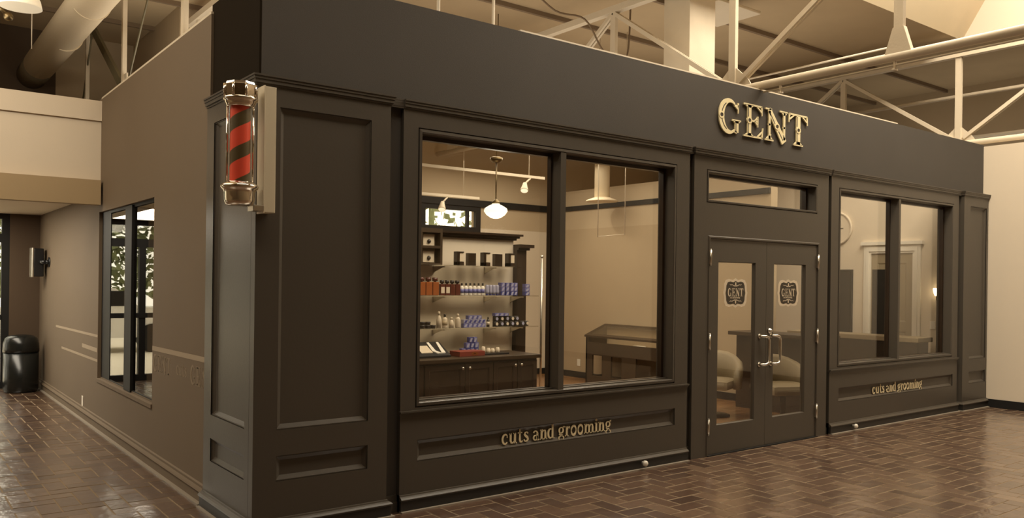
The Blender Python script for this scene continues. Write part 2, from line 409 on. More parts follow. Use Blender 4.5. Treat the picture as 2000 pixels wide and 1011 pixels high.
def window_bay(idx, x0, x1, wx0, m0, m1, wx1, px0, px1, label):
    t = thing('window_%d' % idx, label, 'window', (x0, BY, 0)); t['kind'] = 'structure'
    b = MB(fx(BY))
    hp = (px0, px1, .3546, .5135)
    b.slab(x0, x1, 0, 2.95, 0, WY-BY+.001, [(wx0-.036, wx1+.036, ZW0-.03, ZW1+.036), hp]); b.build('surround', 'facade', t)
    b = MB(fx(BY)); b.loops(*hp, PANEL, True); b.build('low_panel', 'facade', t)
    b = MB(fx(BY)); b.loops(wx0-.036, wx1+.036, ZW0-.03, ZW1+.036, [(0, 0), (0, .012), (.006, .012), (.010, -.004), (.030, -.006), (.036, .004), (.036, .20)])
    # picture moulding sets back to the reveal
    b.build('casing', 'facade', t)
    b = MB()
    b.slab(wx0, wx1, ZW0, ZW1, BY+.11, BY+.16, [(wx0+.03, m0-.012, ZW0+.018, ZW1-.03), (m1+.012, wx1-.03, ZW0+.018, ZW1-.03)])
    b.build('window_frame', 'brown_dark', t, label='dark brown inner frame')
    b = MB(); b.box(m0, m1, BY-.002, BY+.17, ZW0, ZW1); b.build('mullion', 'facade', t)
    for a0, a1 in ((wx0+.025, m0-.005), (m1+.005, wx1-.025)):
        b = MB(); b.box(a0, a1, BY+.132, BY+.138, ZW0+.01, ZW1-.02); b.build('pane', 'glass', t)
    b = MB(); b.box(wx0-.01, wx1+.01, BY+.0, BY+.11, ZW0-.006, ZW0+.004); b.box(wx0-.002, wx1+.002, BY+.06, BY+.11, ZW0, ZW0+.014); b.build('sill', 'facade', t)
    b = MB()
    for z0, z1, o in ((.700, .712, .008), (.712, .722, .016), (.722, .7333, .024)): b.box(x0-.008, x1+.008, BY-o, BY+.01, z0, z1)
    b.build('ledge', 'facade', t)
    cap(t, [(x0, x1, BY, WY+.001, 0, 0, 1)]); base(t, x0, x1, BY, WY, 0, 0)
    return t
w1 = window_bay(1, 1.100, 4.232, 1.261, 2.606, 2.665, 4.016, 1.2447, 4.0614, 'large double window bay left of the shop door, with panelled base')
w2 = window_bay(2, 6.660, 9.765, 6.851, 8.162, 8.206, 9.582, 6.852, 9.636, 'double window bay right of the shop door, with panelled base')
# set-back strips between the bays carry the cornice too
b = MB()
for a0, a1 in ((.974, 1.100), (4.232, 4.300), (6.600, 6.660), (9.765, 9.845)):
    for z0, z1, o in ((2.935, 2.948, .008), (2.948, 2.972, .018), (2.972, 2.990, .024), (2.990, CAP, .030)): b.box(a0-.02, a1+.02, WY-.045-o*.2, WY+.001, z0, z1)
    for z0, z1, o in ((0, .075, .02), (.075, .1218, .012)): b.box(a0, a1, WY-o, WY+.001, z0, z1)
b.build('trim_1', 'facade', **S('charcoal cornice and base on the set-back strips between bays', 'trim'))

# ------------------------------------------------------------------ door bay
dt = thing('door_1', 'charcoal double glass door bay under a long transom window', 'door', (4.3, BY, 0)); dt['kind'] = 'structure'
b = MB(fx(BY)); DX0, DX1, DZ = 4.549, 6.394, 2.1285
b.slab(4.300, 6.600, 0, 2.95, 0, WY-BY+.001, [(DX0-.03, DX1+.03, 0, DZ+.035), (4.486, 6.379, 2.485, 2.808)]); b.build('surround', 'facade', dt)
b = MB(fx(BY)); b.loops(4.486, 6.379, 2.485, 2.808, [(0, 0), (0, .012), (.006, .012), (.010, -.004), (.024, -.006), (.030, .004), (.030, .20)]); b.build('transom_casing', 'facade', dt)
b = MB(fx(BY)); b.slab(4.516, 6.349, 2.515, 2.778, .11, .16, [(4.54, 6.325, 2.53, 2.755)]); b.build('transom_frame', 'brown_dark', dt)
b = MB(); b.box(4.53, 6.335, BY+.132, BY+.138, 2.52, 2.765); b.build('transom_pane', 'glass', dt)
b = MB(fx(BY))
for (i0, d0, i1, d1) in ((0, .0, .008, -.008), (.008, -.008, .022, -.008), (.022, -.008, .030, .004), (.030, .004, .030, .20)):
    A = [(DX0-.03+i0, d0, 0), (DX0-.03+i0, d0, DZ+.035-i0), (DX1+.03-i0, d0, DZ+.035-i0), (DX1+.03-i0, d0, 0)]
    B = [(DX0-.03+i1, d1, 0), (DX0-.03+i1, d1, DZ+.035-i1), (DX1+.03-i1, d1, DZ+.035-i1), (DX1+.03-i1, d1, 0)]
    for k in range(3): b.quad(A[k], A[k+1], B[k+1], B[k])
b.build('door_casing', 'facade', dt)
cap(dt, [(4.300, 6.600, BY-.012, WY+.001, 1, 0, 1)])
b = MB(); b.box(DX0-.02, DX1+.02, BY-.02, .24, 0, .010); b.build('threshold', 'black', dt)
MID = 5.470
def arc(cx, cz, rx, rz, a0, a1, n=14): return [(cx+rx*math.cos(math.radians(a0+(a1-a0)*i/n)), cz+rz*math.sin(math.radians(a0+(a1-a0)*i/n))) for i in range(n+1)]
# flat glyph ribbons -------------------------------------------------
def ribbon(b, pts, wid, P, mi=0, th=.01, lift=0):
    """pts: 2D polyline, wid: width or per-point widths; P(x,z,d)->3D, d is outward distance"""
    n = len(pts); wid = wid if isinstance(wid, (list, tuple)) else [wid]*n
    L = []; R = []
    for i, (x, z) in enumerate(pts):
        x0, z0 = pts[max(i-1, 0)]; x1, z1 = pts[min(i+1, n-1)]
        dx, dz = x1-x0, z1-z0; l = math.hypot(dx, dz) or 1
        nx, nz = -dz/l, dx/l; h = wid[i]/2
        L.append((x+nx*h, z+nz*h)); R.append((x-nx*h, z-nz*h))
    vs = [P(*p, lift+th) for p in L]+[P(*p, lift+th) for p in R]+[P(*p, lift) for p in L]+[P(*p, lift) for p in R]
    fs = []
    for i in range(n-1):
        fs += [(i, i+1, n+i+1, n+i), (i, i+1, 2*n+i+1, 2*n+i), (n+i, n+i+1, 3*n+i+1, 3*n+i)]
    fs += [(0, n, 3*n, 2*n), (n-1, 2*n-1, 4*n-1, 3*n-1)]
    b.add(vs, fs, mi)
def taper(n, a, m, c=None):
    c = a if c is None else c
    return [(a+(m-a)*math.sin(PI*i/(n-1)) if i < n/2 else c+(m-c)*math.sin(PI*i/(n-1))) for i in range(n)]
def serif(b, x, z, w, P, up=1, th=.01, t=.045, lift=0):
    ribbon(b, [(x-w/2, z+up*t/2), (x+w/2, z+up*t/2)], t, P, th=th, lift=lift)
    ribbon(b, [(x, z+up*t*.6), (x, z+up*t*2.6)], [w*.62, w*.2], P, th=th, lift=lift)
# lower-case glyphs: x-height 1, widths returned
def glyph(ch, b, P, th):
    w = .22; t = .08
    R = lambda pts, wd: ribbon(b, pts, wd, P, th=th)
    if ch in 'cg' or ch in 'o':
        if ch == 'c':
            p = arc(.42, .5, .32, .45, 40, 320, 18); R(p, taper(19, t, w*.95)); ribbon(b, [(.62, .72), (.70, .72)], .2, P, th=th); return .82
        if ch == 'o':
            p = arc(.44, .5, .32, .45, 90, 450, 24); R(p, [t+(w-t)*abs(math.sin(math.radians(-90+360*i/24+90+90)))**1 if True else 0 for i in range(25)]); return .92
        if ch == 'g':
            p = arc(.42, .66, .26, .28, 90, 450, 20); R(p, [t+(w*.8-t)*abs(math.cos(math.radians(90+360*i/20))) for i in range(21)])
            R([(.58, .86), (.72, 1.0), (.86, .98)], [.07, .12, .16])
            R([(.24, .42), (.20, .28), (.34, .18), (.60, .14)], [.08, .12, .16, .2])
            p = arc(.44, -.12, .32, .22, 70, 430, 22); R(p, [t+(w*.6-t)*abs(math.cos(math.radians(70+360*i/22))) for i in range(23)]); return .92
    if ch == 'a':
        R(arc(.36, .62, .26, .30, 150, 0, 10), taper(11, .16, .1, w)); R([(.60, .66), (.60, .14)], w); R([(.60, .14), (.70, .03), (.84, .08)], [w, .14, .06])
        p = arc(.38, .26, .24, .23, 90, 450, 18); R(p, [t+(w*.75-t)*abs(math.cos(math.radians(90+360*i/18))) for i in range(19)]); return .9
    if ch == 'u':
        R([(.24, 1.0), (.24, .3), (.34, .1), (.5, .05), (.66, .2)], [w, w, .2, .1, .08]); R([(.76, 1.0), (.76, 0)], w)
        for x in (.14, .66): R([(x-.08, .95), (x+.12, .95)], .1)
        R([(.76, .05), (.98, .05)], .1); return 1.05
    if ch == 't':
        R([(.3, 1.32), (.3, .25), (.38, .08), (.56, .06), (.64, .16)], [.1, w, w*.9, .13, .06]); R([(.06, .95), (.58, .95)], .1); return .68
    if ch == 's':
        R([(.62, .80), (.48, .94), (.28, .90), (.20, .72), (.36, .56), (.54, .44), (.62, .24), (.48, .07), (.26, .06), (.14, .24)], [.14, .09, .14, .2, .24, .24, .2, .14, .09, .14]); return .76
    if ch in 'nmr':
        R([(.24, 1.0), (.24, 0)], w); R([(.04, .95), (.24, .95)], .1); R([(.04, .045), (.46, .045)], .09)
        if ch == 'r':
            R([(.34, .62), (.44, .88), (.58, .94)], [.06, .1, .16]); R([(.56, .84), (.66, .84)], .2); return .72
        xs = (.72,) if ch == 'n' else (.72, 1.2)
        px = .24
        for x in xs:
            R([(px+.1, .66), (px+.22, .90), (x-.06, .86), (x, .6), (x, 0)], [.07, .1, .18, w, w]); R([(x-.2, .045), (x+.22, .045)], .09); px = x
        return xs[-1]+.26
    if ch == 'd':
        p = arc(.38, .5, .27, .45, 60, 300, 16); R(p, taper(17, t, w)); R([(.66, 1.42), (.66, 0)], w); R([(.46, 1.38), (.66, 1.38)], .1); R([(.66, .045), (.88, .045)], .09); return .94
    if ch == 'i':
        R([(.26, 1.0), (.26, 0)], w); R([(.06, .95), (.26, .95)], .1); R([(.04, .045), (.48, .045)], .09); p = arc(.26, 1.27, .07, .07, 0, 360, 10); R(p, .15); return .52
    return .42
def write_words(label, text, x0, x1, z, y=.03, th=.006, m='letter'):
    tmp = MB(); tw = sum(glyph(c, tmp, lambda a, q, d: (a, d, q), .01) if c != ' ' else .42 for c in text)
    s = (x1-x0)/tw; x = x0; t = thing('painted_lettering', label, 'lettering', (x0, y, z))
    for wd in text.split(' '):
        out = MB()
        for c in wd:
            P = lambda a, q, d, x=x: (x+a*s, y-d, z+q*s); x += glyph(c, out, P, th)*s
        out.build('word', m, t); x += .42*s
# capital letters "GENT": unit box 1 x 1
def cap_glyph(ch, b, P, th, k=1.0, fancy=True):
    R = lambda pts, wd, lift=0, mi=0, h=th: ribbon(b, pts, wd, P, th=h, lift=lift, mi=mi)
    sw = .17*k; tn = .05
    def ring(x, z):
        R(arc(x, z, .090, .080, 0, 360, 16), .045, h=th*1.25)
        if fancy: R([(x-.06, z), (x+.06, z)], .11, lift=th*.6, mi=1, h=th*.45)
    def groove(pts, wd=.03):
        if fancy: R(pts, wd, lift=th*1.005, mi=1, h=th*.05)
    def corner(x, z, dx, dz):
        R([(x, z), (x, z+dz)], [.075, .02]); R([(x, z+.01*dz), (x-dx*.9, z)], [.16 if fancy else .2, .03])
    if ch == 'G':
        p = arc(.50, .5, .36, .46, 55, 305, 26); R(p, [.055+.17*max(0, math.sin(PI*i/26))**1.3 for i in range(27)])
        groove([(x+.02, z) for x, z in arc(.50, .5, .37, .42, 120, 172, 8)]); groove([(x+.02, z) for x, z in arc(.50, .5, .37, .42, 190, 245, 8)])
        ring(.14, .5); R([(.86, .93), (.86, .63)], [.06, .03]); R([(.70, .85), (.86, .80)], [.05, .14])
        R([(.80, .40), (.80, .06)], sw*.9); R([(.70, .09), (.80, .05)], .07); groove([(.76, .36), (.76, .08)]); R([(.60, .41), (.98, .41)], .05); R([(.80, .40), (.80, .33)], [.32, .16]); return
    if ch == 'E':
        R([(.30, .96), (.30, .04)], sw); groove([(.25, .92), (.25, .60)]); groove([(.25, .40), (.25, .08)]); ring(.30, .5)
        R([(.04, .97), (.90, .97)], tn); R([(.04, .03), (.94, .03)], tn); R([(.30, .96), (.30, .88)], [.44, sw]); R([(.30, .04), (.30, .12)], [.44, sw])
        R([(.36, .5), (.66, .5)], tn); R([(.70, .66), (.70, .34)], .045); R([(.55, .5), (.70, .62)], [.03, .05]); R([(.55, .5), (.70, .38)], [.03, .05])
        R([(.88, .98), (.90, .70)], [.06, .03]); R([(.66, .95), (.88, .80)], [.04, .04]); R([(.90, .02), (.95, .34)], [.06, .03]); R([(.70, .05), (.92, .22)], [.04, .04]); return
    if ch == 'N':
        R([(.20, .92), (.20, .06)], .085); R([(.86, .94), (.86, .10)], .085); R([(.18, .97), (.86, .02)], [.15*k, .24*k])
        groove([(.24, .82), (.46, .52)]); groove([(.60, .34), (.80, .08)]); ring(.53, .48)
        R([(.02, .97), (.30, .97)], tn); R([(.66, .97), (1.0, .97)], tn); R([(.86, .96), (.86, .86)], [.26, .09]); R([(.02, .03), (.38, .03)], tn); R([(.20, .04), (.20, .16)], [.30, .09])
        R([(.14, .5), (.26, .5)], .06); R([(.80, .48), (.92, .48)], .06); return
    if ch == 'T':
        R([(.5, .96), (.5, .04)], sw*1.15); groove([(.44, .92), (.44, .60)]); groove([(.44, .40), (.44, .08)]); ring(.5, .5)
        R([(.06, .97), (.94, .97)], tn); R([(.28, .03), (.74, .03)], tn); R([(.5, .04), (.5, .14)], [.42, sw])
        R([(.07, .98), (.04, .70)], [.06, .03]); R([(.93, .98), (.96, .70)], [.06, .03]); R([(.08, .80), (.30, .95)], .04); R([(.92, .80), (.70, .95)], .04); return

def door_leaf(x0, x1, gx0, gx1, hinge_x, label, hx, hdir):
    lf = MB(fx(BY+.006)); z0, z1 = .2912, 1.9127
    lf.slab(x0, x1, .012, DZ, 0, .045, [(gx0, gx1, z0, z1)])
    leaf = lf.build('door_leaf', 'facade', dt, label=label)
    b = MB(fx(BY+.006)); b.loops(gx0, gx1, z0, z1, [(0, 0), (.006, .012), (.006, .045)]); b.build('glazing_bead', 'facade', leaf)
    b = MB(); b.box(gx0+.004, gx1-.004, BY+.026, BY+.032, z0+.004, z1-.004); b.build('pane', 'glass', leaf)
    for hz in (1.95, 1.124, .289):
        b = MB(); b.tube((hinge_x, BY-.012, hz-.07), (hinge_x, BY-.012, hz+.07), .011, 10)
        b.box(hinge_x-.016, hinge_x+.016, BY-.012, BY+.008, hz-.068, hz+.068)
        for k in (-.074, .074): b.sphere((hinge_x, BY-.012, hz+k), .009, n=8)
        b.build('hinge', 'nickel', leaf)
    pts = [(hx, BY+.006, 1.150), (hx, BY-.04, 1.150)] + [(hx+hdir*.075*(1-math.cos(a))*1.0, BY-.052, 1.150-.0*a) for a in (.4, .9, 1.3)]
    pts = [(hx, BY+.01, 1.155), (hx, BY-.030, 1.155), (hx+hdir*.03, BY-.052, 1.155), (hx+hdir*.075, BY-.052, 1.145), (hx+hdir*.09, BY-.052, 1.115), (hx+hdir*.09, BY-.052, .90), (hx+hdir*.075, BY-.052, .870), (hx+hdir*.03, BY-.052, .860), (hx, BY-.030, .860), (hx, BY+.01, .860)]
    b = MB(); b.path(pts, .014, 10)
    for zz in (1.155, .860): b.tube((hx, BY+.006, zz), (hx, BY-.002, zz), .024, 14)
    b.build('handle', 'nickel', leaf, label='curved nickel pull handle')
    # etched badge on the glass
    cx = (gx0+gx1)/2-.004; cz = 1.602; Y = BY+.0255
    def poly(b, pts, yy, th, mi=0):
        n = len(pts); b.add([(x, yy-th, z) for x, z in pts]+[(x, yy, z) for x, z in pts], [tuple(range(n))]+[(i, (i+1) % n, n+(i+1) % n, n+i) for i in range(n)], mi)
    def outline(s):
        W = .150*s; H = .105*s; q = []
        q += [(0, H*1.16), (.035*s, H*1.02), (.085*s, H*1.10), (.125*s, H*1.02), (W*.97, H*.72), (W*1.0, H*.30), (W*1.06, 0)]
        full = q+[(x, -z) for x, z in reversed(q[:-1])]; full = full+[(-x, z) for x, z in reversed(full[1:-1])]
        return [(cx+x, cz+z) for x, z in full]
    bd = MB(); poly(bd, outline(1.22), Y, .0015, 0); poly(bd, outline(1.0), Y-.0016, .001, 1)
    for sgn in (1, -1):
        for sx in (1, -1):
            ribbon(bd, [(cx+sx*x, cz+sgn*z) for x, z in ((.004, .070), (.035, .074), (.055, .084), (.080, .080), (.095, .088))], [.010, .007, .005, .006, .003], lambda a, q, d: (a, Y-.0026-d, q), 0, th=.001)
        ribbon(bd, [(cx-.009, cz+sgn*.092), (cx+.009, cz+sgn*.092)], .030, lambda a, q, d: (a, Y-.0026-d, q), 0, th=.001)
    for k, c in enumerate('GENT'):
        ox = cx-.125+k*.0635; cap_glyph(c, bd, lambda a, q, d, ox=ox: (ox+a*.060, Y-.0026-d, cz-.034+q*.082), .001, 1.2, False)
    tw = 0; s = .0155; x = cx-.088
    for c in 'cuts and grooming':
        if c == ' ': x += .42*s*.72; continue
        x += glyph(c, bd, lambda a, q, d, x=x: (x+a*s*.72, Y-.0026-d, cz-.056+q*s), .001)*s*.72
    bd.build('badge', ['label', 'inlay'], leaf, label='dark scalloped badge reading GENT with cream edge')
door_leaf(DX0+.004, MID-.002, 4.6863, 5.2853, DX0-.004, 'left glazed door leaf', 5.360, 1)
door_leaf(MID+.002, DX1-.004, 5.6002, 6.1818, DX1+.004, 'right glazed door leaf', 5.555, 1)
b = MB(); b.lathe((5.530, BY+.006, 1.205), [(.030, 0), (.030, .012), (.020, .018), (.018, .03), (.010, .034)], 18, axis=(0, -1, 0))
b.build('lock_cylinder', 'nickel', dt, label='round nickel lock cylinder')

# ------------------------------------------------------------------ sign letters
sg = thing('shop_sign', 'raised pale gold letters reading GENT on the fascia above the doors', 'sign', (4.67, WY, 3.2))
LET = [('G', 4.676, 5.045), ('E', 5.070, 5.425), ('N', 5.440, 5.835), ('T', 5.850, 6.225)]
for ch, a0, a1 in LET:
    b = MB(); cap_glyph(ch, b, lambda a, q, d: (a0+a*(a1-a0), WY-.006-d, 3.205+q*.345), .014)
    for q in (.2, .8):
        b.tube((a0+(a1-a0)*(.3 if ch != 'T' else .5), WY, 3.205+q*.345), (a0+(a1-a0)*(.3 if ch != 'T' else .5), WY-.008, 3.205+q*.345), .008, 8)
    b.build('letter', ['gold', 'inlay'], sg)
write_words('pale gold words cuts and grooming on the panel under the left window', 'cuts and grooming', 2.036, 3.249, .385, y=BY+.0195)
write_words('pale gold words cuts and grooming on the panel under the right window', 'cuts and grooming', 7.619, 8.839, .385, y=BY+.0195)
for nx, lb in ((3.600, 'small silver door stop stud low on the base below the left window'), (7.112, 'small silver door stop stud low on the base below the right window')):
    b = MB(); b.lathe((nx, BY-.032, .062), [(.012, 0), (.012, .03), (.026, .032), (.026, .050), (.018, .060), (.006, .062)], 16, axis=(-.12, -1, 0), mi=0)
    b.build('door_stop', 'white', None, origin=(nx, BY, .062), **T_(lb, 'door stop'))

# ------------------------------------------------------------------ barber pole
PX, PYc = -.135, -.085
bp = thing('barber_pole', 'chrome capped barber pole with red and olive spiral on the corner pilaster', 'barber pole', (PX, PYc, 2.12))
b = MB(); b.bbox(.012, .085, -.115, -.001, 2.105, 2.905, .004); b.bbox(.004, .014, -.118, -.003, 2.10, 2.91, .003); b.build('mounting_board', 'offwhite', bp)
b = MB(); b.bbox(-.06, .012, -.12, -.02, 2.112, 2.150, .004); b.build('bracket', 'nickel', bp)
# striped cylinder (helical mesh with two materials)
sp = MB(); n = 40; H0, H1 = 2.285, 2.765; rows = 48; r = .062
for j in range(rows):
    for i in range(n):
        z0 = H0+(H1-H0)*j/rows; z1 = H0+(H1-H0)*(j+1)/rows
        ph0 = 0
        vs = []
        for (ii, zz) in ((i, z0), (i+1, z0), (i+1, z1), (i, z1)):
            a = 2*PI*ii/n + (zz-H0)*31.0
            vs.append((PX+r*math.cos(a), PYc+r*math.sin(a), zz))
        sp.add(vs, [(0, 1, 2, 3)], 0 if i < 23 else 1, True)
sp.build('striped_cylinder', ['red', 'olive'], bp)
b = MB(); b.lathe((PX, PYc, 0), [(.074, 2.275), (.074, 2.775)], 32); b.f.pop(); b.f.pop(); b.m = b.m[:-2]; b.sm = b.sm[:-2]
b.build('glass_tube', 'glass', bp)
b = MB(); b.lathe((PX, PYc, 0), [(.070, 2.752), (.084, 2.756), (.086, 2.770), (.092, 2.776), (.094, 2.788), (.104, 2.794), (.106, 2.806), (.100, 2.812)], 32)
b.build('top_collar', 'chrome', bp)
b = MB(); b.lathe((PX, PYc, 0), [(.098, 2.812), (.098, 2.886), (.092, 2.892), (.088, 2.905), (.05, 2.912)], 8, smooth=False); 
for i in range(8):
    a = 2*PI*i/8; b.tube((PX+.100*math.cos(a), PYc+.100*math.sin(a), 2.812), (PX+.100*math.cos(a), PYc+.100*math.sin(a), 2.890), .008, 8)
b.build('top_cap', 'chrome', bp)
b = MB(); b.lathe((PX, PYc, 0), [(.060, 2.290), (.082, 2.288), (.092, 2.278), (.112, 2.268), (.116, 2.256), (.110, 2.244), (.100, 2.236), (.094, 2.222), (.092, 2.170), (.084, 2.146), (.060, 2.136), (.02, 2.134)], 32)
b.build('bottom_cup', 'chrome', bp)
for a in (2.9, 6.0):
    b = MB(); b.tube((PX+.078*math.cos(a), PYc+.078*math.sin(a), 2.27), (PX+.078*math.cos(a), PYc+.078*math.sin(a), 2.775), .006, 8); b.build('rod', 'chrome', bp)

# ------------------------------------------------------------------ left side wall of the shop
LW = .02; LH = 3.645
WY0, WY1, WZ0, WZ1 = 2.555, 4.867, .5505, 2.3987
b = MB(fl(LW)); b.slab(1.013, 9.1, 0, LH, 0, .18, [(WY0, WY1, WZ0, WZ1)])
wl = b.build('wall_left', 'taupe', **S('taupe side wall of the shop along the hallway'))
def tri_col_stripes():
    for (y0, y1, za, zb, n) in ((1.014, 2.555, 1.075, 1.057, 'stripe'), (4.87, 7.6, 1.022, .998, 'stripe'), (4.87, 7.14, .748, .736, 'stripe')):
        h = .020 if y0 < 2 else .014
        b = MB(); b.add([(LW-.0015, y0, za-h), (LW-.0015, y1, zb-h), (LW-.0015, y1, zb+h), (LW-.0015, y0, za+h), (LW+.001, y0, za-h), (LW+.001, y1, zb-h), (LW+.001, y1, zb+h), (LW+.001, y0, za+h)],
                        [(0, 1, 2, 3), (4, 5, 6, 7), (0, 1, 5, 4), (2, 3, 7, 6), (0, 3, 7, 4), (1, 2, 6, 5)])
        b.build('painted_stripe', 'stripe', wl, label='thin pale stripe')
    b = MB(); b.box(LW-.0015, LW+.001, 4.9, 5.75, .84, .885); b.build('painted_stripe', 'stripe', wl)
    # faint lettering GENT cuts GENT ; reads left to right towards -Y
    def caps(y_start, wdt, hgt, z):
        for k, c in enumerate('GENT'):
            cap_glyph(c, g, lambda a, q, d, k=k: (LW-d, y_start-k*wdt*1.08-a*wdt, z+q*hgt), .0012, 1, False)
    g = MB(); caps(2.52, .13, .15, .86)
    x = 0; s = .078
    for c in 'cuts':
        x += glyph(c, g, lambda a, q, d, x=x: (LW-d, 1.80-(x+a)*s*1.1, .895+q*s), .0012)
    caps(1.42, .13, .15, .86)
    g.build('faint_lettering', 'ghost', wl, label='faint pale words GENT cuts GENT')
tri_col_stripes()
bb_prof = [(.050, 0), (.050, .010), (.018, .012), (.018, .082), (.030, .092), (.024, .104), (.012, .120), (.012, .138), (0, .147)]
for nm, mt, seg in (('trim_4', 'metal_strip', bb_prof[:3]), ('baseboard_left', 'taupe', bb_prof[2:])):
    b = MB()
    for (o0, z0), (o1, z1) in zip(seg, seg[1:]): b.quad((LW-o0, 1.04, z0), (LW-o0, 9.1, z0), (LW-o1, 9.1, z1), (LW-o1, 1.04, z1))
    n_ = len(seg); b.add([(LW-o, 1.04, z) for o, z in seg]+[(LW, 1.04, seg[-1][1]), (LW, 1.04, seg[0][1])], [tuple(range(n_+2))])
    b.build(nm, mt, **S({'trim_4': 'thin pale strip on the floor along the hallway wall', 'baseboard_left': 'taupe moulded baseboard along the hallway side wall'}[nm], 'baseboard'))
w3 = thing('window_3', 'black framed two-pane side window facing the hallway', 'window', (LW, WY0, WZ0)); w3['kind'] = 'structure'
b = MB(fl(LW)); ym = 3.57
b.slab(WY0-.0, WY1+.0, WZ0, WZ1, .035, .17, [(WY0+.01, ym-.13, WZ0+.03, WZ1-.03), (ym+.13, WY1-.42, WZ0+.03, WZ1-.03)]); b.build('window_frame', 'black', w3)
b = MB(fl(LW)); b.box(ym-.135, ym+.135, .015, .06, WZ0+.01, WZ1-.01); b.build('mullion', 'black', w3)
b = MB(fl(LW)); b.box(WY0-.01, WY1+.01, -.012, .06, WZ0-.03, WZ0+.006); b.box(WY0, WY1, .03, .06, WZ0, WZ0+.02); b.build('sill', 'taupe', w3)
for a0, a1 in ((WY0+.005, ym-.125), (ym+.125, WY1-.41)):
    b = MB(); b.box(LW+.040, LW+.048, a0, a1, WZ0+.02, WZ1-.04); b.build('pane', 'glass_dark', w3)
# outlet on hallway wall
b = MB(); b.bbox(LW-.007, LW, 5.63, 5.71, .145, .265, .003); b.build('outlet', 'white', None, origin=(LW, 5.67, .2), **T_('small white outlet plate low on the hallway side wall', 'outlet'))

# header wall, beam, soffit and end of the hallway
b = MB(); b.box(-7, .02, 4.82, 4.98, 2.60, 3.62); b.box(-7, .02, 4.795, 4.82, 3.40, 3.62); hw = b.build('wall_header', 'cream', **S('cream header wall across the hallway above the beam'))
b = MB(); b.box(-7, -.003, 4.68, 4.82, 2.467, 2.735); b.build('trim_2', 'beam', **S('ochre painted beam across the hallway opening', 'beam'))
b = MB(); b.box(-7, .02, 4.82, 9.1, 2.60, 2.66); b.build('ceiling_hallway', 'cream', **S('pale soffit ceiling over the hallway', 'ceiling'))
EX = -.375
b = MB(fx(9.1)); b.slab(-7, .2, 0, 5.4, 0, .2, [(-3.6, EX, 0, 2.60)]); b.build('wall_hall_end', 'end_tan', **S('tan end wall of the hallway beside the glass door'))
d2 = thing('door_2', 'black framed glass exit door at the end of the hallway', 'door', (-2, 9.1, 0)); d2['kind'] = 'structure'
b = MB(fx(9.1)); b.slab(-3.6, EX, 0, 2.60, .02, .12, [(-3.5, -2.35, .05, 2.17), (-2.25, -1.42, .10, 2.17), (-1.32, EX-.10, .10, 2.17), (-3.5, -2.35, 2.30, 2.52), (-2.25, EX-.10, 2.30, 2.52)]); b.build('door_frame', 'black', d2)
b = MB(); b.box(-2.25, EX-.10, 9.10, 9.14, 1.02, 1.10); b.build('push_bar', 'black', d2)
b = MB(); b.box(-3.55, EX-.05, 9.155, 9.163, .05, 2.55); b.build('pane', 'glass', d2)

# ------------------------------------------------------------------ concourse shell
b = MB(); b.box(10.6, 10.8, -12, .30, 0, 3.70); b.build('wall_right', 'cream', **S('cream wall at the right end of the shop front'))
b = MB(); b.box(10.585, 10.6, -12, WY, 0, .115); b.build('baseboard_right', 'black', **S('black baseboard of the cream right wall', 'baseboard'))
b = MB(); b.box(-9, 14, -12.2, -12, -.01, 8.2); b.build('wall_opposite', 'tan', **S('tan wall across the concourse'))
b = MB(); b.box(-9.2, -9, -12, 9.2, -.01, 5.5); b.build('wall_far_left', 'tan', **S('tan wall on the far left side of the concourse'))
b = MB(); b.box(14, 14.2, -12, 9.2, -.01, 5.5); b.build('wall_far_right', 'tan', **S('tan wall beyond the cream partition'))
# ceiling with skylight well x 3..11, y -6..0.57
b = MB(); b.box(-9, 14, .57, 9.2, 5.4, 5.5); b.box(-9, 3, -12, .57, 5.4, 5.5); b.box(11, 14, -12, .57, 5.4, 5.5); b.box(3, 11, -12, -6, 5.4, 5.5)
b.build('ceiling', 'ceil', **S('brown deck ceiling high above the concourse', 'ceiling'))
b = MB()
b.quad((3, .57, 5.4), (11, .57, 5.4), (11, -1.0, 8.0), (3, -1.0, 8.0)); b.quad((3, .6, 5.4), (11, .6, 5.4), (11, -.97, 8.0), (3, -.97, 8.0))
b.box(2.95, 3, -6, .57, 5.4, 8.0); b.box(3, 11, -6.05, -6, 5.4, 8.0); b.box(2.95, 11.05, -6.05, .6, 8.0, 8.05)
b.build('ceiling_well', 'ivory', **S('ivory sloping face of the skylight well', 'ceiling'))
b = MB(); b.box(10.985, 11.05, -6, .57, 5.38, 8.0); b.build('wall_well', 'pink', **S('pale wall on the right side of the skylight well'))
b = MB()
for k, y in enumerate((2.2, 3.6, 5.0, 6.4, 7.8)): b.box(-9, 14, y-.025, y+.025, 5.34, 5.4)
b.build('ceiling_joists', 'joist', **S('dark joists running under the deck ceiling', 'joist'))
# shop walls inside
b = MB(fx(6.5)); b.slab(1.3, 14, 0, 5.4, 0, .15, [(5.19, 6.262, 2.60, 2.896), (3.6, 5.12, 2.60, 2.896)])
b.T = None; b.box(.2, 1.3, 6.5, 6.65, 0, 3.62); b.box(1.3, 1.45, 6.65, 9.1, 3.5, 5.4); b.box(.2, 1.45, 9.1, 9.3, 0, 5.4); b.box(1.3, 1.45, 6.65, 9.1, 0, 3.5)
wb = b.build('wall_back', 'tan', **S('tan back wall of the shop with a strip window'))
b = MB(); b.box(.2, 7.95, 6.492, 6.5, 0, 2.60); b.build('lower_paint', 'cream', wb, label='pale lower paint')
b = MB(); b.box(.2, 7.95, 6.46, 6.5, 2.965, 3.079); b.build('dark_band', 'black', wb, label='dark band')
w4 = thing('window_4', 'bright strip window high in the shop back wall', 'window', (5.2, 6.5, 2.6)); w4['kind'] = 'structure'
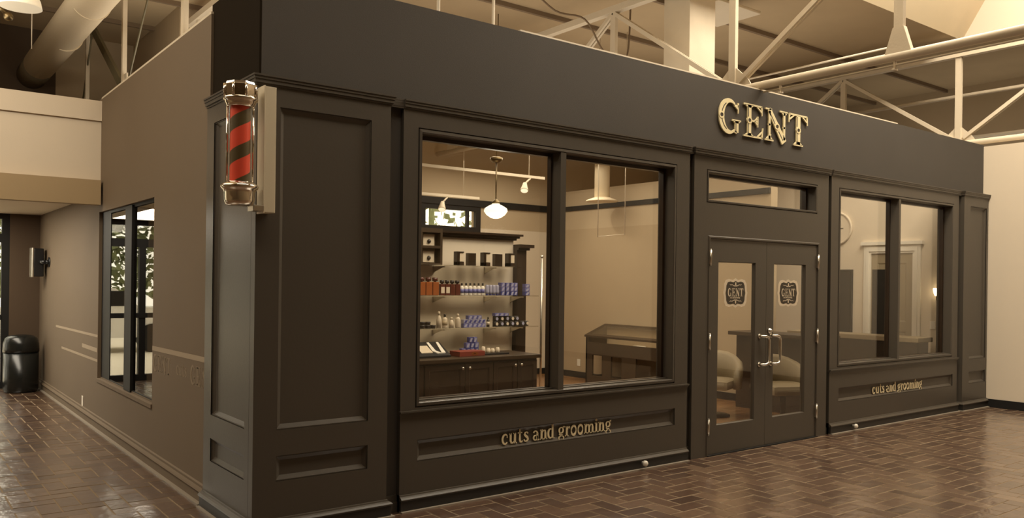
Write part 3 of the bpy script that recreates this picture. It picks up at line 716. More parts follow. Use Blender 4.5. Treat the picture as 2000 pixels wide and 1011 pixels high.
b = MB(fx(6.5)); b.slab(3.52, 6.34, 2.53, 2.96, -.02, .05, [(5.23, 6.06, 2.61, 2.885), (6.10, 6.24, 2.61, 2.885), (3.6, 5.14, 2.61, 2.885)]); b.build('window_frame', 'black', w4)
b = MB(); b.box(3.56, 6.3, 6.52, 6.528, 2.56, 2.93); b.build('pane', 'glass', w4)
b = MB(); b.box(7.95, 8.10, 1.75, 6.5, 0, 3.32); ws = b.build('wall_side', 'tan', **S('warm tan partition wall behind the glass display case'))
b = MB(); b.box(7.942, 7.95, 1.76, 6.5, 0, 2.63); b.build('lower_paint', 'beige_in', ws, label='taupe lower paint')
b = MB(); b.box(7.92, 7.95, 1.76, 6.5, 2.965, 3.045); b.build('dark_band', 'black', ws, label='dark band')
b = MB(); b.box(7.925, 7.95, 1.75, 6.49, 0.004, .11); b.box(.25, 7.925, 6.465, 6.492, .004, .11); b.build('baseboard_shop', 'black', **S('dark baseboard inside the shop', 'baseboard'))
b = MB(); b.box(10.5, 10.6, .22, 6.5, 0, 3.70); b.build('wall_shop_right', 'cream', **S('cream right-hand wall inside the shop'))
b = MB(); b.box(.2, 4.39, 3.0, 3.1, 0, 2.20); wp = b.build('wall_partition', 'cream', **S('cream partition wall behind the product shelves'))
b = MB()
for z0, z1, o in ((2.20, 2.225, .03), (2.225, 2.25, .06), (2.25, 2.275, .09)): b.box(.2, 4.39+o, 3.0-o, 3.1+o, z0, z1)
b.build('crown', 'brown_dark', wp, label='dark crown moulding')
b = MB(); b.box(4.39, 4.54, 2.92, 3.12, 0, 2.08)
for z0, z1, o in ((2.08, 2.11, .03), (2.11, 2.15, .07)): b.box(4.39, 4.54+o, 2.92-o, 3.12, z0, z1)
b.build('end_post', 'brown_dark', wp, label='dark end post with small crown')
b = MB(); b.bbox(7.935, 7.942, 5.64, 5.72, .21, .33, .003); b.build('outlet', 'white', None, origin=(7.94, 5.68, .27), **T_('white outlet plate on the taupe wall left of the glass case', 'outlet'))

# ------------------------------------------------------------------ trusses, ducts, pipes
def flat(b, p0, p1, w, t, mi=0):
    """bar from p0 to p1 in a plane x=const; w width in plane, t thickness in x"""
    p0 = Vector(p0); p1 = Vector(p1); d = (p1-p0).normalized(); n = Vector((1, 0, 0)).cross(d).normalized(); x = Vector((1, 0, 0))
    vs = []
    for p in (p0, p1):
        for a, c in ((-1, -1), (1, -1), (1, 1), (-1, 1)): vs.append(p+n*a*w/2+x*c*t/2)
    b.add(vs, [(0, 1, 2, 3), (4, 5, 6, 7), (0, 1, 5, 4), (1, 2, 6, 5), (2, 3, 7, 6), (3, 0, 4, 7)], mi)
def truss(x, ybase, y0, y1, zb, zt, label, tube_r=.042, chord=True):
    t = thing('roof_truss', label, 'truss', (x, ybase, zb), group=None)
    b = MB(); b.tube((x, y0, zb), (x, y1, zb), tube_r, 14); b.build('bottom_chord', 'steel', t)
    b = MB(); b.box(x-.05, x+.05, y0, y1, zt, zt+.08); b.build('top_chord', 'steel', t)
    P = 1.84; k0 = math.ceil((y0-ybase)/P); k1 = math.floor((y1-ybase)/P)
    for k in range(k0, k1+1):
        y = ybase+k*P
        b = MB(); flat(b, (x, y, zb), (x, y, zt), .085, .05); b.build('vertical', 'steel', t)
        b = MB()
        if k % 2 == 0: b.add([(x-.008, y-.26, zb), (x-.008, y+.26, zb), (x-.008, y+.20, zb+.10), (x-.008, y+.05, zb+.24), (x-.008, y-.05, zb+.24), (x-.008, y-.20, zb+.10),
                             (x+.008, y-.26, zb), (x+.008, y+.26, zb), (x+.008, y+.20, zb+.10), (x+.008, y+.05, zb+.24), (x+.008, y-.05, zb+.24), (x+.008, y-.20, zb+.10)],
                            [(0, 1, 2, 3, 4, 5), (6, 7, 8, 9, 10, 11)]+[(i, (i+1) % 6, 6+(i+1) % 6, 6+i) for i in range(6)])
        else: b.add([(x-.03, y-.13, zb), (x-.03, y+.13, zb), (x-.03, y+.05, zb+.26), (x-.03, y-.05, zb+.26), (x+.03, y-.13, zb), (x+.03, y+.13, zb), (x+.03, y+.05, zb+.26), (x+.03, y-.05, zb+.26)],
                    [(0, 1, 2, 3), (4, 5, 6, 7), (0, 1, 5, 4), (1, 2, 6, 5), (2, 3, 7, 6), (3, 0, 4, 7)])
        b.build('gusset_plate', 'steel', t)
        if k % 2 == 0:
            for s in (-1, 1):
                if y0 <= y+s*P <= y1:
                    b = MB(); flat(b, (x-.02, y+s*.08, zb+.08), (x-.02, y+s*P, zt), .05, .03); flat(b, (x+.03, y+s*.08, zb+.08), (x+.03, y+s*P, zt), .05, .03); b.build('diagonal', 'steel', t)
    return t
truss(5.4, .45, -5.8, 6.4, 3.775, 5.08, 'white steel roof truss crossing over the shop front beside the GENT sign')
truss(10.72, .49, -5.8, 6.4, 3.80, 5.08, 'white steel roof truss standing on top of the cream right wall')
truss(1.4, 2.3, 1.0, 6.4, 3.775, 5.08, 'white steel roof truss over the left part of the shop')
b = MB(); b.tube((5.40, -5.8, 3.70), (5.40, .06, 3.70), .010, 8)
for y in (-.15, -1.35, -2.6, -3.8): b.tube((5.40, y, 3.66), (5.40, y, 3.735), .014, 8); b.box(5.37, 5.43, y-.012, y+.012, 3.652, 3.668)
b.build('conduit', 'steel', None, origin=(5.4, -2, 3.7), **T_('thin white conduit with clips slung under the roof truss chord', 'conduit'))
# hallway side truss
t = thing('roof_truss', 'pale roof truss with one olive diagonal above the hallway side wall', 'truss', (.45, 5.8, 4.08))
b = MB(); b.tube((.45, .6, 4.05), (.45, 9.0, 4.05), .03, 12); b.build('bottom_chord', 'steel', t)
for y, w_ in ((3.23, .09), (5.78, .07), (8.06, .06)):
    b = MB(); flat(b, (.45, y, 3.7), (.45, y, 5.24), w_, .05); b.build('vertical', 'steel', t)
b = MB(); flat(b, (.44, 5.88, 4.08), (.44, 7.6, 5.15), .12, .04); flat(b, (.47, 5.95, 4.08), (.47, 7.67, 5.15), .04, .06); b.build('diagonal', 'steel_dark', t, label='olive painted diagonal')
b = MB(); b.tube((.45, 5.5, 4.1), (.45, 4.2, 5.2), .012, 8); b.build('diagonal', 'steel_dark', t)
b = MB(); b.tube((.45, 8.5, 4.1), (.45, 7.7, 5.2), .012, 8); b.build('diagonal', 'steel_dark', t)
b = MB(); flat(b, (.45, 5.6, 4.05), (.45, 6.05, 4.05), .22, .02); b.build('gusset_plate', 'steel', t)
b = MB(); b.box(LW, LW+.18, 1.02, 4.82, LH, LH+.018); b.build('trim_3', 'steel', **S('rough white edging along the top of the side wall', 'trim'))
# round duct over the hallway
t = thing('round_duct', 'large round pale duct running above the hallway', 'duct', (-.1, 4, 4.7))
b = MB(); b.tube((-.08, -1, 4.7), (-.12, 8.3, 4.7), .205, 36); b.build('duct_run', 'duct', t)
for y in (1.6, 3.2, 4.8, 6.4):
    b = MB(); b.tube((-.1, y-.02, 4.7), (-.1, y+.02, 4.7), .209, 36); b.build('joint_ring', 'duct', t)
b = MB(); b.tube((-.12, 8.3, 4.7), (-.12, 9.09, 4.7), .204, 36); b.build('dark_section', 'duct_shaded', t, label='unlit dark section')
# square column duct
b = MB(); b.bbox(5.56, 6.02, 1.2, 1.60, 3.75, 5.34, .006); b.build('square_duct', 'steel', None, origin=(5.8, 1.4, 5.33), **T_('square white duct column rising behind the fascia', 'duct'))
b = MB(); b.tube((7.52, 4.7, 3.08), (7.52, 4.7, 5.4), .125, 24); b.lathe((7.52, 4.7, 3.02), [(.26, 0), (.26, .02), (.125, .07)], 24)
b.build('round_duct', 'duct', None, origin=(7.52, 4.7, 5.3), **T_('round white drop duct with flared end inside the shop', 'duct'))
for i, (x, y, lb) in enumerate(((2.05, 1.1, 'left of the two thin white hanger rods above the left window'), (2.95, 1.5, 'right of the two thin white hanger rods above the left window'))):
    b = MB(); b.tube((x, y, 3.3), (x, y, 5.24), .016, 8); b.build('hanger_rod', 'steel', None, origin=(x, y, 5.24), **T_(lb, 'rod'))
pts = [(4.2, 2.6, 5.3), (4.6, 2.5, 5.0), (5.0, 2.4, 4.95), (5.25, 2.35, 4.62), (5.5, 2.35, 4.50), (5.7, 2.35, 4.62), (5.75, 2.35, 5.3)]
def smooth_pts(p, n=6):
    out = []; p = [Vector(q) for q in p]
    for i in range(len(p)-1):
        a, b_, c, d = p[max(i-1, 0)], p[i], p[i+1], p[min(i+2, len(p)-1)]
        for k in range(n):
            t = k/n; out.append(.5*((2*b_)+(-a+c)*t+(2*a-5*b_+4*c-d)*t*t+(-a+3*b_-3*c+d)*t**3))
    out.append(p[-1]); return out
b = MB(); b.path(smooth_pts(pts), .012, 6); b.build('cable', 'joist', None, origin=(4.2, 2.6, 5.3), **T_('dark looping cable hanging under the ceiling above the shop front', 'cable'))
for (p0, p1, r, lb) in (((8.35, .2, 4.75), (8.35, 6.4, 4.75), .014, 'thin pale pipe high under the ceiling beyond the square duct'), ((11.6, -4, 4.7), (11.6, 6.4, 4.7), .03, 'pale pipe under the ceiling beyond the cream wall'), ((12.6, -4, 4.2), (12.6, 6.4, 4.2), .03, 'lower pale pipe beyond the cream wall')):
    b = MB(); b.tube(p0, p1, r, 10); b.build('ceiling_pipe', 'steel', None, origin=p0, **T_(lb, 'pipe'))
b = MB(); b.bbox(6.2, 7.05, 1.30, 2.0, 5.16, 5.20, .01); b.build('ceiling_panel', 'steel', None, origin=(6.6, 1.6, 5.2), **T_('pale flat ceiling panel hung beside the square duct', 'panel'))
for x, y in ((6.2, 0.0), (6.9, .6)):
    pass

# pendant over hallway, spotlight
t = thing('pendant_lamp', 'white dome pendant lamp at the upper left over the hallway', 'lamp', (-.86, 4.0, 4.24))
b = MB(); b.lathe((-.86, 4.0, 4.265), [(.185, 0), (.182, .015), (.168, .08), (.125, .15), (.06, .20), (.03, .24)], 32); b.build('lamp_shade', 'shade', t)
b = MB(); b.tube((-.86, 4.0, 4.48), (-.86, 4.0, 5.4), .010, 8); b.build('cord', 'steel', t)
b = MB(); b.tube((-.745, 4.15, 3.92), (-.745, 4.15, 5.4), .004, 6); b.build('hanging_wire', 'steel', None, origin=(-.745, 4.15, 5.4), **T_('thin pale wire hanging beside the large round duct', 'wire'))
t = thing('spotlight', 'small dark spotlight beside the white dome pendant at upper left', 'lamp', (-.95, 4.3, 4.16))
b = MB(); b.sphere((-.93, 4.3, 4.235), .045); b.build('lamp_head', 'brass', t)
b = MB(); b.tube((-.93, 4.3, 4.24), (-1.06, 4.3, 4.36), .018, 8); b.tube((-1.06, 4.3, 4.36), (-1.06, 4.3, 5.4), .01, 8); b.build('arm', 'brass', t)

# trash can, speaker
t = thing('trash_can', 'tall black domed litter bin at the far end of the hallway', 'trash can', (-.27, 8.62, 0))
b = MB(); b.lathe((-.27, 8.62, 0), [(.20, 0), (.215, .02), (.225, .05), (.225, .58)], 32); b.build('body', 'trash', t)
b = MB(); b.lathe((-.27, 8.62, 0), [(.232, .58), (.232, .62), (.228, .70), (.205, .78), (.15, .815), (.05, .83)], 32); b.build('dome_lid', 'trash', t)
t = thing('wall_speaker', 'black box speaker on a bracket high on the hallway side wall', 'speaker', (.02, 8.6, 1.88))
b = MB(); b.bbox(-.15, -.02, 8.42, 8.66, 1.67, 2.08, .015); b.build('cabinet', 'blackplastic', t)
b = MB(); b.bbox(-.175, -.148, 8.41, 8.67, 1.66, 2.09, .012); b.build('grille', 'nickel', t, label='pale front edge')
b = MB(); b.tube((.02, 8.2, 1.88), (-.03, 8.2, 1.88), .03, 12); b.path([(-.03, 8.2, 1.88), (-.06, 8.32, 1.88), (-.06, 8.45, 1.88)], .03, 10); b.tube((.02, 8.2, 1.88), (.005, 8.2, 1.88), .07, 16); b.build('bracket', 'blackplastic', t)

# ------------------------------------------------------------------ shop interior: shelves and goods
SH = {'top': 1.868, 'mid': 1.520, 'low': 1.145}
for k, lb in (('top', 'upper glass wall shelf holding the dark boxes'), ('mid', 'middle glass wall shelf holding amber and white bottles'), ('low', 'lower glass wall shelf holding clear bottles and blue boxes')):
    z = SH[k]; x1 = 4.30 if k == 'top' else 4.585
    t = thing('glass_shelf', lb, 'shelf', (3.4, 2.99, z))
    b = MB(); b.bbox(2.3, x1, 2.72, 2.985, z-.012, z, .003); b.build('shelf_board', 'glass_shelf', t)
    for bx in (2.45, 3.22, 3.95, 4.36):
        if bx > x1: continue
        b = MB(); b.box(bx-.008, bx+.008, 2.75, 3.0, z-.028, z-.013); b.box(bx-.008, bx+.008, 2.985, 3.0, z-.09, z-.013)
        b.add([(bx-.006, 2.99, z-.028), (bx-.006, 2.80, z-.028), (bx-.006, 2.99, z-.085), (bx+.006, 2.99, z-.028), (bx+.006, 2.80, z-.028), (bx+.006, 2.99, z-.085)], [(0, 1, 2), (3, 4, 5), (0, 1, 4, 3), (1, 2, 5, 4), (0, 2, 5, 3)])
        b.build('bracket', 'nickel', t)
t = thing('display_post', 'slim chrome upright at the right end of the product shelves', 'post', (4.62, 2.72, 0))
b = MB(); b.tube((4.61, 2.70, .005), (4.61, 2.70, 2.0), .014, 10); b.tube((4.61, 2.70, .005), (4.61, 2.70, .02), .03, 12); b.build('upright', 'nickel', t)
b = MB(); b.sphere((4.61, 2.70, 2.0), .02, n=10); b.build('finial', 'nickel', t)

def bottle(name, label, cat, group, x, y, z, r, h, body, capm, lab=None, shape='round'):
    t = thing(name, label, cat, (x, y, z), group)
    b = MB()
    if shape == 'round': b.lathe((x, y, z), [(r*.9, 0), (r, .005), (r, h*.62), (r*.85, h*.70), (r*.4, h*.76), (r*.4, h*.80)], 14)
    elif shape == 'square': b.bbox(x-r, x+r, y-r*.7, y+r*.7, z, z+h*.74, r*.18); b.tube((x, y, z+h*.74), (x, y, z+h*.80), r*.4, 10)
    elif shape == 'tube': b.lathe((x, y, z+h*.15), [(r*.95, 0), (r, h*.2), (r*.9, h*.7), (r*.75, h*.85)], 12)
    elif shape == 'cone': b.lathe((x, y, z), [(r, 0), (r, h*.5), (r*.6, h*.7), (r*.22, h*.82), (r*.22, h*.86)], 12)
    b.build('body', body, t)
    b = MB()
    if shape == 'tube': b.lathe((x, y, z), [(r*.8, 0), (r*.8, h*.16)], 12)
    else: b.lathe((x, y, z+h*.79), [(r*.46 if shape != 'square' else r*.8, 0), (r*.46 if shape != 'square' else r*.8, h*.19), (r*.3, h*.21)], 12)
    b.build('cap', capm, t)
    if lab:
        b = MB()
        if shape == 'square': b.bbox(x-r*.75, x+r*.75, y-r*.7-.002, y-r*.68, z+h*.14, z+h*.55, .001)
        else:
            b.lathe((x, y, z+h*.18), [(r*1.02, 0), (r*1.02, h*.34)], 14)
        b.build('label', lab, t)
    return t
Yb = 2.82; G1 = 'amber shampoo bottles on the middle shelf'
for i, x in enumerate((2.86, 2.95, 3.04, 3.13)):
    bottle('amber_bottle', 'tall amber bottle, dark red cap, %s of the amber row on middle shelf' % ('first', 'second', 'third', 'last')[i], 'bottle', G1, x, Yb, SH['mid'], .040, .205, 'amber', 'maroon', None, 'square')
for i, x in enumerate((3.225, 3.295, 3.365, 3.435)):
    bottle('dark_bottle', 'dark red bottle, %s of four beside the amber bottles on middle shelf' % ('first', 'second', 'third', 'last')[i], 'bottle', 'dark red bottles on the middle shelf', x, Yb, SH['mid'], .032, .175, 'maroon', 'dkcap', 'label' if i < 2 else None, 'square')
for i, x in enumerate((3.50, 3.56, 3.62, 3.68, 3.74, 3.80)):
    bottle('white_bottle', 'white bottle, blue label, black cap, number %s of its row on middle shelf' % ('one', 'two', 'three', 'four', 'five', 'six')[i], 'bottle', 'white bottles on the middle shelf', x, Yb, SH['mid'], .026, .145, 'white', 'dkcap', 'bluemid', 'round')
for i, x in enumerate((3.865, 3.915, 3.965, 4.015)):
    bottle('white_tube', 'pale tube on blue cap, %s of its row on middle shelf' % ('first', 'second', 'third', 'last')[i], 'tube', 'pale tubes on the middle shelf', x, Yb, SH['mid'], .024, .125, 'bluepale', 'blue', None, 'tube')
def carton(label, group, x, y, z, w, d, h, m='blue', accent='bluepale'):
    t = thing('blue_carton', label, 'carton', (x, y, z), group)
    b = MB(); b.bbox(x-w/2, x+w/2, y-d/2, y+d/2, z, z+h, .002); b.build('box', m, t)
    b = MB(); zf = y-d/2-.0012
    b.add([(x-w*.42, zf, z+h*.12), (x+w*.1, zf, z+h*.12), (x+w*.42, zf, z+h*.85), (x-w*.1, zf, z+h*.85)], [(0, 1, 2, 3)])
    b.add([(x-w*.42, zf+.001, z+h*.12), (x+w*.1, zf+.001, z+h*.12), (x+w*.42, zf+.001, z+h*.85), (x-w*.1, zf+.001, z+h*.85)], [(0, 1, 2, 3)])
    b.build('printed_stripe', accent, t)
for i, x in enumerate((4.08, 4.15, 4.22, 4.275)):
    for j in range(3):
        carton('blue carton, %s layer, %s from left, right end of middle shelf' % (('bottom', 'middle', 'top')[j], ('first', 'second', 'third', 'fourth')[i]), 'blue cartons on the middle shelf', x, Yb, SH['mid']+.052*j, .052, .07, .05, ('blue', 'bluemid', 'bluemid')[j])
for j in range(3):
    carton('blue carton against the dark post in the %s layer of the middle shelf' % ('bottom', 'middle', 'top')[j], 'blue cartons by the dark post', 4.46, Yb, SH['mid']+.047*j, .07, .06, .045, ('blue', 'bluemid', 'bluemid')[j])
# lower shelf
for i, x in enumerate((2.90, 2.97, 3.04, 3.11)):
    for j in range(2 if i < 3 else 1):
        b = MB(); z = SH['low']+.038*j; b.lathe((x, Yb, z), [(.030, 0), (.032, .004), (.032, .022), (.034, .024), (.034, .035), (.028, .036)], 14)
        b.build('styling_jar', 'dkcap', None, origin=(x, Yb, z), **T_('flat black jar, %s column from left, %s layer on lower shelf' % (('first', 'second', 'third', 'fourth')[i], ('bottom', 'top')[j]), 'jar', 'black styling jars on the lower shelf'))
for i, (x, sh, h) in enumerate(((3.19, 'cone', .19), (3.27, 'round', .16), (3.36, 'cone', .12), (3.45, 'round', .16))):
    bottle('clear_bottle', 'cream bottle on the lower shelf, %s of four beside the black jars' % ('first', 'second', 'third', 'last')[i], 'bottle', 'cream bottles on the lower shelf', x, Yb, SH['low'], .030, h, 'label', 'dkcap' if i == 1 else 'label', 'photo' if i == 1 else None, sh)
for i, x in enumerate((3.545, 3.61, 3.675, 3.74, 3.80)):
    for j in range(3 if 0 < i < 4 else 2):
        carton('blue carton on lower shelf beside cream bottles, %s column, %s layer' % (('first', 'second', 'third', 'fourth', 'fifth')[i], ('bottom', 'middle', 'top')[j]), 'blue cartons on the lower shelf', x, Yb, SH['low']+.046*j, .06, .06, .045, ('bluemid', 'bluepale', 'bluemid')[j], ('bluepale', 'blue', 'bluepale')[j])
bottle('dark_bottle', 'single small black bottle with cream label on the lower shelf', 'bottle', None, 3.885, Yb, SH['low'], .020, .115, 'dkcap', 'dkcap', 'label')
for i, x in enumerate((4.00, 4.08, 4.16, 4.24, 4.31, 4.40, 4.47)):
    for j in range(2 if i < 5 else 1):
        t = thing('wax_tin', 'dark tin, %s column from left, %s layer, right end of lower shelf' % (('first', 'second', 'third', 'fourth', 'fifth', 'sixth', 'seventh')[i], ('bottom', 'top')[j]), 'tin', (x, Yb, SH['low']+.062*j), 'dark tins at the right end of the lower shelf')
        z = SH['low']+.062*j
        b = MB(); b.lathe((x, Yb+.01, z), [(.032, 0), (.034, .004), (.034, .056), (.03, .06)], 16); b.build('tin_body', 'dkcap', t)
        b = MB(); b.lathe((x, Yb-.026, z+.03), [(.019, 0), (.019, .003)], 14, axis=(0, -1, 0)); b.build('label', 'label' if (i+j) % 2 == 0 else 'bluepale', t)
for i, x in enumerate((4.00, 4.07, 4.14)):
    carton('blue carton lying on the dark tins, %s in the row on the lower shelf' % ('first', 'second', 'third')[i], 'blue cartons on the tins', x, Yb, SH['low']+.124, .065, .06, .036, 'bluemid')
# boxes on top shelf
for i, u in enumerate((3.47, 3.645, 3.85, 4.035, 4.22)):
    t = thing('display_box', 'dark %s on the upper shelf, %s from the left' % (('open-sided box', 'slatted box')[i % 2], ('first', 'second', 'third', 'fourth', 'fifth')[i]), 'box', (u, 2.85, SH['top']), 'dark boxes on the upper shelf')
    z = SH['top']
    b = MB()
    if i % 2 == 0:
        b.bbox(u-.05, u-.015, 2.80, 2.88, z, z+.16, .003); b.bbox(u-.05, u+.045, 2.80, 2.88, z+.15, z+.163, .003); b.bbox(u-.05, u+.045, 2.80, 2.88, z, z+.045, .003); b.build('frame', 'brown_dark', t)
        b = MB(); b.bbox(u-.014, u+.045, 2.81, 2.87, z+.046, z+.149, .002); b.build('insert', 'label', t)
    else:
        b.bbox(u-.055, u+.055, 2.82, 2.88, z, z+.15, .004); b.build('frame', 'wood_case', t)
        b = MB()
        for k in range(5): b.box(u-.05, u+.05, 2.816, 2.82, z+.012+k*.028, z+.03+k*.028)
        b.build('insert', 'brown_dark', t)
# framed shadow box at left end
t = thing('shadow_box', 'tan shadow box of small keepsakes at the left end of the upper shelf', 'shadow box', (2.95, 2.9, SH['top']))
b = MB(); b.slab(2.66, 3.24, SH['top'], SH['top']+.42, 2.84, 2.96, [(2.68, 2.93, SH['top']+.02, SH['top']+.19), (2.68, 2.93, SH['top']+.22, SH['top']+.40), (2.97, 3.21, SH['top']+.02, SH['top']+.19), (2.97, 3.21, SH['top']+.22, SH['top']+.37)]); b.build('frame', 'wood_case', t)
b = MB(); b.box(2.67, 3.23, 2.955, 2.96, SH['top']+.01, SH['top']+.41); b.build('backing', 'photo', t)
for (cx_, cz_) in ((2.85, .10), (2.85, .31), (3.09, .10), (3.09, .29)):
    b = MB(); b.bbox(cx_-.075, cx_+.075, 2.90, 2.912, SH['top']+cz_-.07, SH['top']+cz_+.06, .003); k = b.build('card', 'label', t)
    b = MB(); b.sphere((cx_, 2.895, SH['top']+cz_-.02), .024, n=10); b.build('keepsake', 'dkcap', k)

# counter
t = thing('back_counter', 'long dark stained counter cabinet below the product shelves', 'counter', (3.1, 2.4, 0))
b = MB(); b.bbox(1.75, 4.12, 2.09, 2.72, .82, .862, .006); b.build('countertop', 'wood_case', t)
b = MB(); b.box(1.80, 4.06, 2.17, 2.70, .004, .08); b.slab(1.78, 4.08, .08, .82, 2.13, 2.70, []); b.build('carcass', 'brown_dark', t)
for i, (a0, a1, kx) in enumerate(((1.80, 2.17, 2.13), (2.19, 2.56, 2.23), (2.58, 3.075, 3.04), (3.085, 3.45, 3.13), (3.46, 3.785, 3.75), (3.795, 4.07, 3.835))):
    b = MB(fx(2.11)); b.slab(a0, a1, .10, .80, 0, .02, [(a0+.05, a1-.05, .15, .75)]); b.loops(a0+.05, a1-.05, .15, .75, [(0, 0), (.01, .008), (.012, .012)], True)
    d = b.build('cabinet_door', 'brown_dark', t)
    b = MB(); b.lathe((kx, 2.11, .755), [(.006, 0), (.006, .012), (.016, .016), (.016, .024), (.008, .03)], 12, axis=(0, -1, 0)); b.build('knob', 'nickel', d)
Zc = .862
t = thing('sign_tray', 'slanted black tray holding white grooming tools, at left on the counter', 'tray', (2.72, 2.4, Zc))
b = MB(); b.add([(2.62, 2.30, Zc), (3.02, 2.30, Zc), (3.02, 2.55, Zc), (2.62, 2.55, Zc), (2.62, 2.30, Zc+.02), (3.02, 2.30, Zc+.02), (3.02, 2.55, Zc+.15), (2.62, 2.55, Zc+.15)], [(0, 1, 2, 3), (4, 5, 6, 7), (0, 1, 5, 4), (1, 2, 6, 5), (2, 3, 7, 6), (3, 0, 4, 7)]); b.build('tray_body', 'blackplastic', t)
b = MB(); P = lambda a, q, d: (2.62+a, 2.30+q*.25, Zc+.021+q*.13+d)
ribbon(b, [(.24, .9), (.23, .3), (.27, .15), (.33, .15), (.36, .9)], [.03, .045, .05, .05, .03], P, th=.01); b.build('white_clipper', 'white', t)
b = MB(); ribbon(b, [(.06, .45), (.20, .45)], .5, P, th=.006); b.build('price_card', 'label', t)
t = thing('red_box', 'flat dark red box with orange flower print on the counter', 'box', (3.25, 2.35, Zc))
b = MB(); b.bbox(3.10, 3.44, 2.25, 2.45, Zc, Zc+.055, .004); b.build('box_body', 'redbook', t)
b = MB()
for k in range(8): a = 2*PI*k/8; ribbon(b, [(3.30, Zc+.028), (3.30+.045*math.cos(a), Zc+.028+.022*math.sin(a))], [.006, .016], lambda p, q, d: (p, 2.249-d, q), th=.001)
b.build('flower_print', 'amber', t)
random.seed(3)
for i, (x, y, z, w_) in enumerate(((3.36, 2.58, Zc, .055), (3.42, 2.58, Zc, .055), (3.48, 2.58, Zc, .055), (3.54, 2.58, Zc, .055), (3.42, 2.58, Zc+.062, .055), (3.48, 2.58, Zc+.062, .055), (3.54, 2.58, Zc+.062, .055), (3.46, 2.58, Zc+.124, .05), (3.52, 2.58, Zc+.124, .05))):
    carton('blue carton in the pyramid on the counter, %s' % ('bottom row first', 'bottom row second', 'bottom row third', 'bottom row fourth', 'middle row first', 'middle row second', 'middle row third', 'top row first', 'top row second')[i], 'blue carton pyramid on the counter', x, y, z, w_, .05, .06, 'blue' if i % 2 else 'bluemid', 'bluepale')
t = thing('black_tray', 'flat black tray on the counter carrying small cream jars', 'tray', (3.62, 2.4, Zc))
b = MB(); b.bbox(3.46, 3.80, 2.28, 2.46, Zc, Zc+.018, .004); b.build('tray_body', 'blackplastic', t)
for i, (x, h) in enumerate(((3.50, .07), (3.57, .05), (3.63, .045), (3.70, .055))):
    b = MB(); b.lathe((x, 2.37, Zc+.018), [(.022, 0), (.024, .004), (.024, h*.7), (.02, h*.75), (.02, h), (.014, h+.002)], 14)
    b.build('cream_jar', 'label', None, origin=(x, 2.37, Zc+.018), **T_('small cream jar on the black counter tray, %s from the left' % ('first', 'second', 'third', 'fourth')[i], 'jar', 'cream jars on the black tray'))

# glass display case against side wall (long axis Y)
t = thing('display_case', 'espresso wood display case with sloping glass top by the taupe wall', 'display case', (7.7, 4.15, 0))
y0, y1, xf, xb = 3.10, 5.00, 7.48, 7.93
b = MB(fl(xf))
b.slab(y0, y1, .62, .80, 0, .03, [(3.16, 4.94, .70, .78)])
b.slab(y0, y1, .004, .62, 0, .03, [(4.60, 4.84, .15, .49), (4.16, 4.40, .15, .49), (3.30, 3.85, .10, .50)])
b.build('front', 'wood_case', t)
for ya in (y0, y1-.03):
    b = MB(lambda a, d, z, ya=ya: (a, ya+d, z)); b.slab(xf, xb, .004, .56, 0, .03, [(xf+.08, xb-.08, .14, .50)]); b.T = None
    b.add([(xf, ya, .56), (xb, ya, .56), (xb, ya, .97), (xf, ya, .81), (xf, ya+.03, .56), (xb, ya+.03, .56), (xb, ya+.03, .97), (xf, ya+.03, .81)], [(0, 1, 2, 3), (4, 5, 6, 7), (0, 1, 5, 4), (1, 2, 6, 5), (2, 3, 7, 6), (3, 0, 4, 7)]); b.build('end_panel', 'wood_case', t)
b = MB()
def slope(yA, yB, xA, xB, th=.03):
    zf = lambda x: .82+(x-xf)/(xb-xf)*.17
    b.add([(x, y, zf(x)-s) for s in (th, 0) for (x, y) in ((xA, yA), (xB, yA), (xB, yB), (xA, yB))], [(0, 1, 2, 3), (4, 5, 6, 7), (0, 1, 5, 4), (1, 2, 6, 5), (2, 3, 7, 6), (3, 0, 4, 7)])
slope(y0-.02, y1+.02, xf-.02, xf+.05); slope(y0-.02, y1+.02, xb-.06, xb); slope(y0-.02, y0+.06, xf+.05, xb-.06); slope(y1-.06, y1+.02, xf+.05, xb-.06)
b.build('top_frame', 'wood_case', t)
b = MB(); slope(y0+.06, y1-.06, xf+.05, xb-.06, .008); b.build('glass_top', 'glass', t)
b = MB(); b.box(xf+.03, xb, y0+.03, y1-.03, .58, .62); b.build('display_shelf', 'photo', t)
b = MB(); b.box(xf+.03, xb, y0+.03, y1-.03, .09, .11); b.build('lower_shelf', 'wood_case', t)
for i, (y, s, m) in enumerate(((4.7, .07, 'label'), (4.45, .05, 'nickel'), (4.2, .05, 'nickel'), (3.95, .09, 'white'), (3.65, .05, 'nickel'), (3.4, .05, 'label'))):
    b = MB(); b.bbox(7.60, 7.60+s*1.3, y-s, y+s, .621, .621+s*.8, .006)
    b.build('keepsake', m, None, origin=(7.63, y, .621), **T_('small %s box inside the glass case, %s from its left end' % ({'label': 'cream', 'nickel': 'silver', 'white': 'white'}[m], ('first', 'second', 'third', 'fourth', 'fifth', 'sixth')[i]), 'box'))

